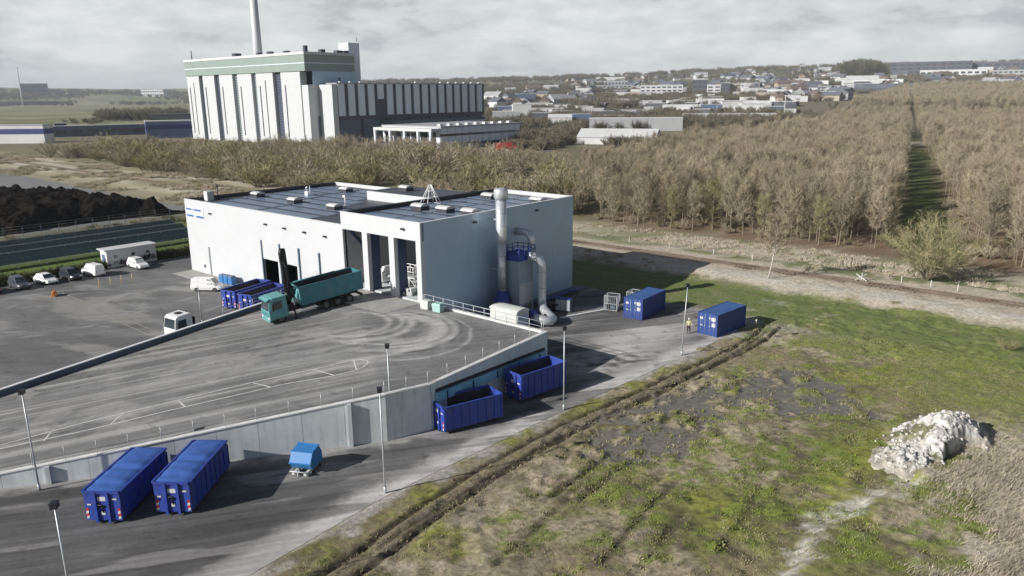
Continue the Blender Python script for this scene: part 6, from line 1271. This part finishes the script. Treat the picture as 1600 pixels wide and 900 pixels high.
pr = MB(); pr.prism([(-205, 190), (-160, 190), (-165, 240), (-206, 268)], -.05, .01); pr.build('office_car_park', pmat('far_asphalt', (.17, .17, .17), .9), kind='structure')

# ================================================================== far buildings, placed on the terrain by bearing and range
def at(px, py):
    d = rgt * (px - 800) - upv * (py - 450) + fwd * 1180; d = d / math.hypot(d.x, d.y); r = np.arange(140, 9000, 4.0)
    zz = CAM.z + d.z * r; tt = terr(CAM.x + d.x * r, CAM.y + d.y * r); k = np.nonzero(zz <= tt)[0]; r_ = float(r[k[0]]) if len(k) else 4200.
    return Vector((CAM.x + d.x * r_, CAM.y + d.y * r_, float(terr(CAM.x + d.x * r_, CAM.y + d.y * r_)))), r_
def block(lab, x0, x1, yb, yt, wall='far_white', roof='far_grey', dep=.6, yaw=0., gable=0, cat='building', win=0, stripe=None, group=None, name='town_building'):
    p, r = at((x0 + x1) / 2, yb); w = (x1 - x0) / 1180 * r; h = max(2.5, (yb - yt) / 1180 * r * 1.02); d = max(7, min(w * dep, 60)); br = math.atan2(p.y - CAM.y, p.x - CAM.x) - math.pi / 2
    t = thing(name, lab, cat, (p.x - math.sin(br) * d / 2, p.y + math.cos(br) * d / 2, p.z), br + yaw, group); hw = w / 2
    eh = h if not gable else h * (1 - gable)
    b = MB(); b.box(-hw, hw, -d / 2, d / 2, -4, eh); b.build('wall', wall, t)
    b = MB()
    if gable: b.rings([[(-hw - .3, -d / 2 - .4, eh), (-hw - .3, d / 2 + .4, eh), (-hw - .3, 0, h)], [(hw + .3, -d / 2 - .4, eh), (hw + .3, d / 2 + .4, eh), (hw + .3, 0, h)]])
    else: b.box(-hw - .2, hw + .2, -d / 2 - .2, d / 2 + .2, eh, eh + max(.4, .06 * h))
    b.build('roof', roof, t)
    for j in range(win):
        z0 = eh * (j + .35) / (win + .15); b = MB(); n = min(10, max(2, int(w / 9))); b.box(-w / n * .33, w / n * .33, -.12, 0, 0, eh / (win + .15) * .42); wm_ = b.mesh('window', 'winglass')
        for k in range(n): link('window', wm_, t, (-hw + w * (k + .5) / n, -d / 2, z0))
    if stripe: b = MB(); b.box(-hw - .06, hw + .06, -d / 2 - .08, d / 2 + .08, eh * stripe[1], eh * stripe[2]); b.build('stripe', stripe[0], t)
    return t
block('long white barn with a pale roof just behind the forest edge', 907, 1028, 226, 204, 'far_white', 'far_white', .5, -.2, .55)
block('white hall with blue end and reddish yard, left of the grey warehouse', 857, 893, 197, 180, 'far_white', 'far_white', .8, 0, .3); block('blue shed end attached beside the white hall', 894, 922, 195, 180, 'far_blue', 'far_grey', .6)
block('long grey warehouse with small white doors behind the white barn', 923, 1062, 205, 187, 'far_grey', 'far_white', .2, .03)
block('near-black hall behind the white hall', 832, 858, 195, 178, 'far_dark', 'far_grey', .8); block('white topped hall behind the near-black hall', 831, 881, 178, 170, 'far_white', 'far_white', .5)
block('white hall beside the end of the striped wing', 801, 829, 182, 165, 'far_white', 'far_white', .6, .1); block('pale grey shed with wide front, below the end of the striped wing', 770, 812, 192, 176, 'far_grey', 'far_white', .5)
block('bluish flat hall near the right end of the striped wing', 772, 802, 176, 167, 'far_blue', 'far_white', .5); block('greenish flat shed in the town left of the wooded valley', 808, 836, 160, 148, 'slate', 'far_grey', .5)
block('dark long roof hall across the middle of the business park', 896, 1010, 183, 176, 'far_dark', 'slate_roof', .3); block('white low hall in front of the dark long roof hall', 918, 975, 188, 181, 'far_white', 'far_white', .3)
block('long white hall with a blue right end in the business park', 1037, 1095, 175, 165, 'far_white', 'far_white', .4, win=1); block('blue end section of the long white hall', 1096, 1127, 175, 165, 'far_blue', 'far_grey', .5)
block('white flat hall right of the blue-ended hall', 1147, 1192, 175, 166, 'far_white', 'far_white', .5); block('very long white flat roof above the brown forest', 1072, 1205, 186, 179, 'far_grey', 'far_white', .2)
block('wide white apartment block in the middle of the town', 1002, 1064, 150, 135, 'far_white', 'far_grey', .3, win=3); block('dark tall block right of the wide white apartment block', 1082, 1104, 147, 127, 'far_dark', 'far_white', .6, win=3)
block('white block with dark right half', 1105, 1125, 149, 135, 'far_white', 'far_white', .6, win=3); block('dark block beside the white block with dark half', 1126, 1139, 148, 132, 'far_dark', 'far_grey', .8, win=3)
block('tan block in the town right of the dark block', 1140, 1156, 146, 133, 'far_tan', 'far_grey', .7, win=3); block('white block right of the tan block', 1158, 1168, 143, 132, 'far_white', 'far_grey', .8, win=2); block('dark grey block with pale roof above the long white roofs', 1168, 1184, 143, 132, 'far_dark', 'far_white', .8, win=2)
block('grey-green rows of flats on the wooded slope, lower row', 923, 985, 142, 134, 'far_grey', 'slate_roof', .2, win=2); block('grey-green rows of flats on the wooded slope, upper row', 930, 980, 134, 127, 'far_grey', 'slate_roof', .2, win=1)
block('long low pale wall of sheds below the grey-green flats', 907, 1000, 149, 145, 'far_white', 'far_grey', .1); block('bright white house row just under the skyline', 932, 975, 126, 121, 'far_white', 'slate_roof', .2)
block('big white gabled hall on the right slope below the wooded knoll', 1325, 1366, 136, 121, 'far_white', 'far_white', .6, .1, .35); block('grey annexe in front of the big white gabled hall', 1322, 1356, 141, 132, 'far_grey', 'slate_roof', .5, win=1)
block('small white gabled house right of the big white hall', 1366, 1379, 127, 116, 'far_white', 'slate_roof', .8, 0, .4); block('long dark roofed hall right of the big white hall', 1347, 1452, 146, 133, 'far_dark', 'slate_roof', .2, 0, .5)
block('white terrace in front of the long dark roofed hall', 1400, 1446, 146, 139, 'far_white', 'slate_roof', .3, win=1); block('pair of white houses at the upper edge of the forest', 1470, 1501, 144, 137, 'far_white', 'slate_roof', .4, 0, .5, win=1)
block('long dark school-like building on the right skyline', 1405, 1500, 116, 101, 'far_dark', 'slate_roof', .2, win=3); block('dark long wing at the far right skyline', 1500, 1600, 112, 101, 'far_dark', 'slate_roof', .15, win=2); block('pale gabled house in front of the dark skyline wing', 1530, 1547, 116, 107, 'far_tan', 'far_white', .8, 0, .4)
block('low white strip of sheds under the skyline building', 1450, 1527, 118, 111, 'far_white', 'far_grey', .12, win=1); block('pale green roofed hall at the right picture edge', 1552, 1590, 129, 123, 'far_white', 'bin', .3); block('grey flats at the right end of the skyline', 1560, 1605, 121, 112, 'far_grey', 'slate_roof', .3, win=2)
block('white hall row at the right end of the business park, front', 1200, 1228, 149, 141, 'far_white', 'far_grey', .4, win=1); block('white hall row behind the business park, right part', 1240, 1275, 144, 138, 'far_grey', 'far_white', .4); block('grey roofs between forest and white gabled hall', 1285, 1322, 147, 140, 'far_grey', 'slate_roof', .4, win=1)
block('small shed with white gable and dark side at the forest edge', 1227, 1241, 182, 165, 'far_white', 'far_dark', .9, .2, .35); block('dark blue flat shed left of the small white gable', 1202, 1225, 178, 168, 'slate', 'far_white', .5)
block('white and navy striped flat building at the far left', 4, 73, 224, 202, 'far_white', 'far_grey', .3, -.6, stripe=('navy', .52, .82))
block('small black building at the left end of the blue sheds', 90, 104, 212, 197, 'far_dark', 'far_white', .8); block('long grey-blue shed left of the power plant', 105, 236, 212, 199, 'slate', 'far_grey', .15, .06, win=1, stripe=('far_blue', .72, .96)); block('bright blue shed with white eaves next to the power plant', 236, 299, 216, 194, 'far_blue', 'far_white', .5, .06, stripe=('navy', .55, .8)); block('dark roofed shed behind the bright blue shed', 242, 300, 192, 181, 'far_dark', 'roof', .5)
block('navy hospital-like block with white top on the left horizon', 41, 71, 152, 136, 'far_blue', 'far_white', .5, win=3); block('dark low terminal building under the white mast', 0, 76, 165, 160, 'far_dark', 'far_grey', .15); block('low white hut at the foot of the tall white mast', 37, 52, 164, 160, 'far_white', 'far_white', .6)
block('long white terrace on the left horizon near the power plant', 225, 259, 151, 142, 'far_white', 'far_grey', .3, -.6, win=2); block('small white farm on the left field', 200, 208, 154, 151, 'far_white', 'slate_roof', .8); block('small pale farm buildings left of the long white terrace', 86, 98, 147, 143, 'far_white', 'slate_roof', .6)
p, r = at(36, 165); t = thing('radio_mast', 'tall thin white mast on the left horizon field', 'mast', p); h = 46 / 1180 * r; b = MB(); b.tube([(0, 0, 0), (0, 0, h)], [h * .022, h * .012], 8); b.build('shaft', 'far_white', t); b = MB(); b.tube([(0, 0, h), (0, 0, h * 1.03)], h * .018, 8); b.build('tip', 'far_white', t)
p, r = at(1225, 184); t = thing('light_mast', 'slim white mast beside the small white gable at the forest edge', 'mast', p); h = 30 / 1180 * r; b = MB(); b.tube([(0, 0, 0), (0, 0, h)], [.45, .3], 8); b.build('shaft', 'far_white', t); b = MB(); b.box(-1, 1, -.3, .3, h, h + .5); b.build('lamp_head', 'far_white', t)
p, r = at(1514, 108); t = thing('radar_dome', 'small white radar dome above the right skyline buildings', 'dome', p); s_ = 4 / 1180 * r; b = MB(); b.rings([[(s_ * math.sin(a) * math.cos(q), s_ * math.sin(a) * math.sin(q), s_ * 1.9 + s_ * math.cos(a)) for q in [2 * math.pi * k / 12 for k in range(12)]] for a in (.05, .5, 1.0, 1.5, 2.0, 2.5)], 0, True); b.build('dome', 'far_white', t); b = MB(); b.tube([(0, 0, -3), (0, 0, s_ * 1.2)], s_ * .45, 8); b.build('tower', 'far_grey', t)
for px_, yb_, hh_, nm in [(924, 186, 18, 'left of the business park'), (1000, 172, 14, 'above the dark long roof hall'), (800, 110 + 30, 12, 'in front of the left hills'), (1120, 178, 12, 'between the white flat roofs'), (1425, 144, 12, 'in front of the long dark roofed hall'), (1424, 100, 12, 'on the right skyline')]:
    p, r = at(px_, yb_); t = thing('lamp_mast', f'thin white mast {nm}', 'mast', p, 0); h = hh_ / 1180 * r; b = MB(); b.tube([(0, 0, 0), (0, 0, h)], [.35, .2], 6); b.build('shaft', 'far_white', t)
# low sheds of the business park
rnd = random.Random(44); wa = [('far_white', 'far_white', 'white shed with white flat roof'), ('far_grey', 'far_white', 'grey shed with white flat roof'), ('far_white', 'far_grey', 'white shed with grey flat roof'), ('far_dark', 'far_white', 'dark shed with white flat roof'), ('far_blue', 'far_white', 'blue shed with white flat roof'), ('far_tan', 'far_grey', 'tan shed with grey flat roof')]
for x0, x1, y0, y1, n in [(800, 1080, 160, 184, 34), (1060, 1250, 158, 180, 26), (1000, 1330, 141, 155, 34), (1250, 1420, 128, 142, 14), (860, 1010, 145, 156, 10)]:
    for k in range(n):
        px_, py_ = rnd.uniform(x0, x1), rnd.uniform(y0, y1)
        if py_ > 190 - (px_ - 1000) * .09 and px_ > 1000: continue
        a = wa[rnd.choice([0, 0, 0, 0, 1, 1, 2, 3, 5])]; w_ = rnd.uniform(12, 46) * (.6 if py_ < 156 else 1); h_ = rnd.uniform(4.5, 8.5)
        block('low %s among the distant roofs of the business park' % a[2], px_ - w_ / 2, px_ + w_ / 2, py_, py_ - h_, a[0], a[1], rnd.uniform(.4, .9), rnd.uniform(-.3, .3), group='sheds of the business park', name='shed')
# small houses scattered over the slopes
hm = []
for wl, rf_ in (('far_white', 'slate_roof'), ('far_white', 'brick'), ('far_tan', 'slate_roof'), ('far_grey', 'slate_roof'), ('far_tan', 'brick'), ('far_white', 'far_grey')):
    b = MB(); b.box(-6, 6, -4.5, 4.5, -3, 5); w_ = b.mesh('house_wall', wl); b = MB(); b.rings([[(-6.4, -5, 4.9), (-6.4, 5, 4.9), (-6.4, 0, 8.6)], [(6.4, -5, 4.9), (6.4, 5, 4.9), (6.4, 0, 8.6)]]); b.box(3, 4, -.6, .6, 7.4, 9.6); hm.append((w_, b.mesh('house_roof', rf_)))
rnd = random.Random(21); cnt = 0
zones = [(770, 930, 132, 168, 44), (985, 1200, 118, 146, 70), (1130, 1330, 108, 140, 66), (1200, 1330, 140, 160, 26), (1380, 1600, 108, 136, 50), (60, 285, 139, 150, 26), (880, 1000, 118, 140, 16)]
for x0, x1, y0, y1, n in zones:
    for k in range(n):
        px_ = rnd.uniform(x0, x1); py_ = rnd.uniform(y0, y1); p, r = at(px_, py_)
        if r > 4100 or r < 560: continue
        s_ = rnd.uniform(.85, 1.9); t = thing('hillside_house', 'small pale house among the trees of the distant town', 'house', p, rnd.uniform(0, 3.14), 'houses scattered over the distant slopes'); t.scale = (s_ * rnd.uniform(1, 1.8), s_, s_ * .95)
        hi_ = rnd.randrange(len(hm)); t['label'] = 'small far house with %s among distant town trees' % ['white walls, slate roof', 'white walls, brown roof', 'tan walls, slate roof', 'grey walls, slate roof', 'tan walls, brown roof', 'white walls, pale roof'][hi_]; a = hm[hi_]; link('wall', a[0], t); link('roof', a[1], t)
# distant woods and hedges
FW = []
for i in range(4):
    T, Cn = shrub(400 + i, 8, 5, ns=15, nt_=10, fine=3, tw=.26, lt=2.2); FW.append((joined(T, Cn), ['trunk', 'far_wood']))
q = 30000; hd_ = rng.uniform(-.78, .78, q); rr_ = np.sqrt(rng.uniform(600. ** 2, 4700. ** 2, q)); rr_ = np.where(rng.random(q) < .45, rng.uniform(600, 2000, q), rr_)
f_ = rr_ * np.cos(hd_); l_ = rr_ * np.sin(hd_); wx_ = CAM.x - math.sin(HEAD) * f_ + math.cos(HEAD) * l_; wy_ = CAM.y + math.cos(HEAD) * f_ + math.sin(HEAD) * l_
px_ = 800 + 1218 * np.tan(hd_); cl = fbm(wx_, wy_, 1 / 130., 131, 4)
left = px_ < 560
kp = np.where(left, (cl > .52) & (rr_ > 3300), (cl > np.where(rr_ < 1400, .47, .43))) & in_view(wx_, wy_, .03)
westf = np.interp(wy_, [78, 115, 202, 453, 800, 1300, 1400], [-33, -56, -88, -122, -190, -270, 9999]); kp &= ~((wx_ > westf - 10) & (wy_ < 1300)); kp &= ~((px_ > 280) & (px_ < 565) & (rr_ < 900)); kp &= ~((px_ > 560) & (px_ < 1080) & (rr_ < 800) & (cl < .6))
wx_, wy_, rr_ = wx_[kp], wy_[kp], rr_[kp]
# the wooded knoll, the dark line along the skyline and the wood beside the blue sheds
ex = []
def clump(x0, x1, y0, y1, n, s0, s1):
    for k in range(n):
        a_, b_ = rnd.uniform(x0, x1), rnd.uniform(y0, y1); p, r = at(a_, b_); ex.append((p.x, p.y, rnd.uniform(s0, s1)))
clump(1385, 1404, 110, 116, 40, 2, 3); clump(155, 250, 184, 189, 70, 1.2, 1.9); clump(240, 292, 176, 181, 30, 1.0, 1.5); clump(100, 160, 190, 194, 16, .5, .8)
clump(0, 60, 150, 157, 46, 2.4, 3.6); clump(72, 280, 144, 150, 110, 1.8, 3); clump(880, 1000, 160, 170, 120, 1.0, 1.5); clump(1000, 1180, 152, 163, 110, .9, 1.4); clump(1100, 1320, 146, 160, 110, .8, 1.3); clump(1380, 1600, 121, 137, 170, 1.0, 1.7); clump(1500, 1600, 104, 107, 40, 1.6, 2.6); clump(770, 900, 136, 150, 70, 1.2, 2); clump(815, 1075, 188, 206, 150, .7, 1.1); clump(830, 1100, 168, 186, 130, .7, 1.1); clump(940, 1090, 224, 230, 50, .6, .8); clump(790, 880, 224, 236, 60, .5, .8); clump(790, 905, 205, 228, 90, .7, 1.05)
k0 = len(ex); clump(1320, 1374, 111, 122, 150, 2.6, 4.6); kn = np.array(ex[k0:]); ex = ex[:k0]
T, Cn = shrub(431, 8, 5, ns=15, nt_=12, fine=4, tw=.3, lt=2.2); scatter('wooded_knoll', np.stack([kn[:, 0], kn[:, 1], terr(kn[:, 0], kn[:, 1]) - .5], 1), rng.uniform(0, 6.3, len(kn)), kn[:, 2], np.zeros(len(kn)), [source('knoll_tree', joined(T, Cn), ['trunk', 'twig_dark'])], label='dark rounded wooded knoll on the right skyline', category='woods')
ex = np.array(ex); AX = np.concatenate([wx_, ex[:, 0]]); AY = np.concatenate([wy_, ex[:, 1]]); AS = np.concatenate([rng.uniform(.7, 1.35, len(wx_)) * np.clip(rr_ / 1700, .75, 1.7), ex[:, 2]])
scatter('distant_woods', np.stack([AX, AY, terr(AX, AY) - .5], 1), rng.uniform(0, 6.3, len(AX)), AS, rng.integers(0, 4, len(AX)), [source('far_tree', a[0], a[1]) for a in FW], label='leafless woods and hedges spread over the distant town and hills', category='woods')

# ================================================================== air
b = MB(); b.box(-14300, 9300, -3300, 14300, -6, 240); hz = b.build('haze', 'far_white', kind='stuff', label='thin pale haze over the whole distance', category='haze')
hm_ = bpy.data.materials.new('haze_air'); hm_.use_nodes = True; t = hm_.node_tree; t.nodes.clear(); pv = N(t, 'ShaderNodeVolumePrincipled'); pv.inputs['Color'].default_value = (.86, .92, 1.0, 1); pv.inputs['Density'].default_value = .00009; pv.inputs['Anisotropy'].default_value = 0.0
L(t, pv.outputs[0], N(t, 'ShaderNodeOutputMaterial').inputs['Volume']); hz.data.materials.clear(); hz.data.materials.append(hm_)
bpy.context.view_layer.update()
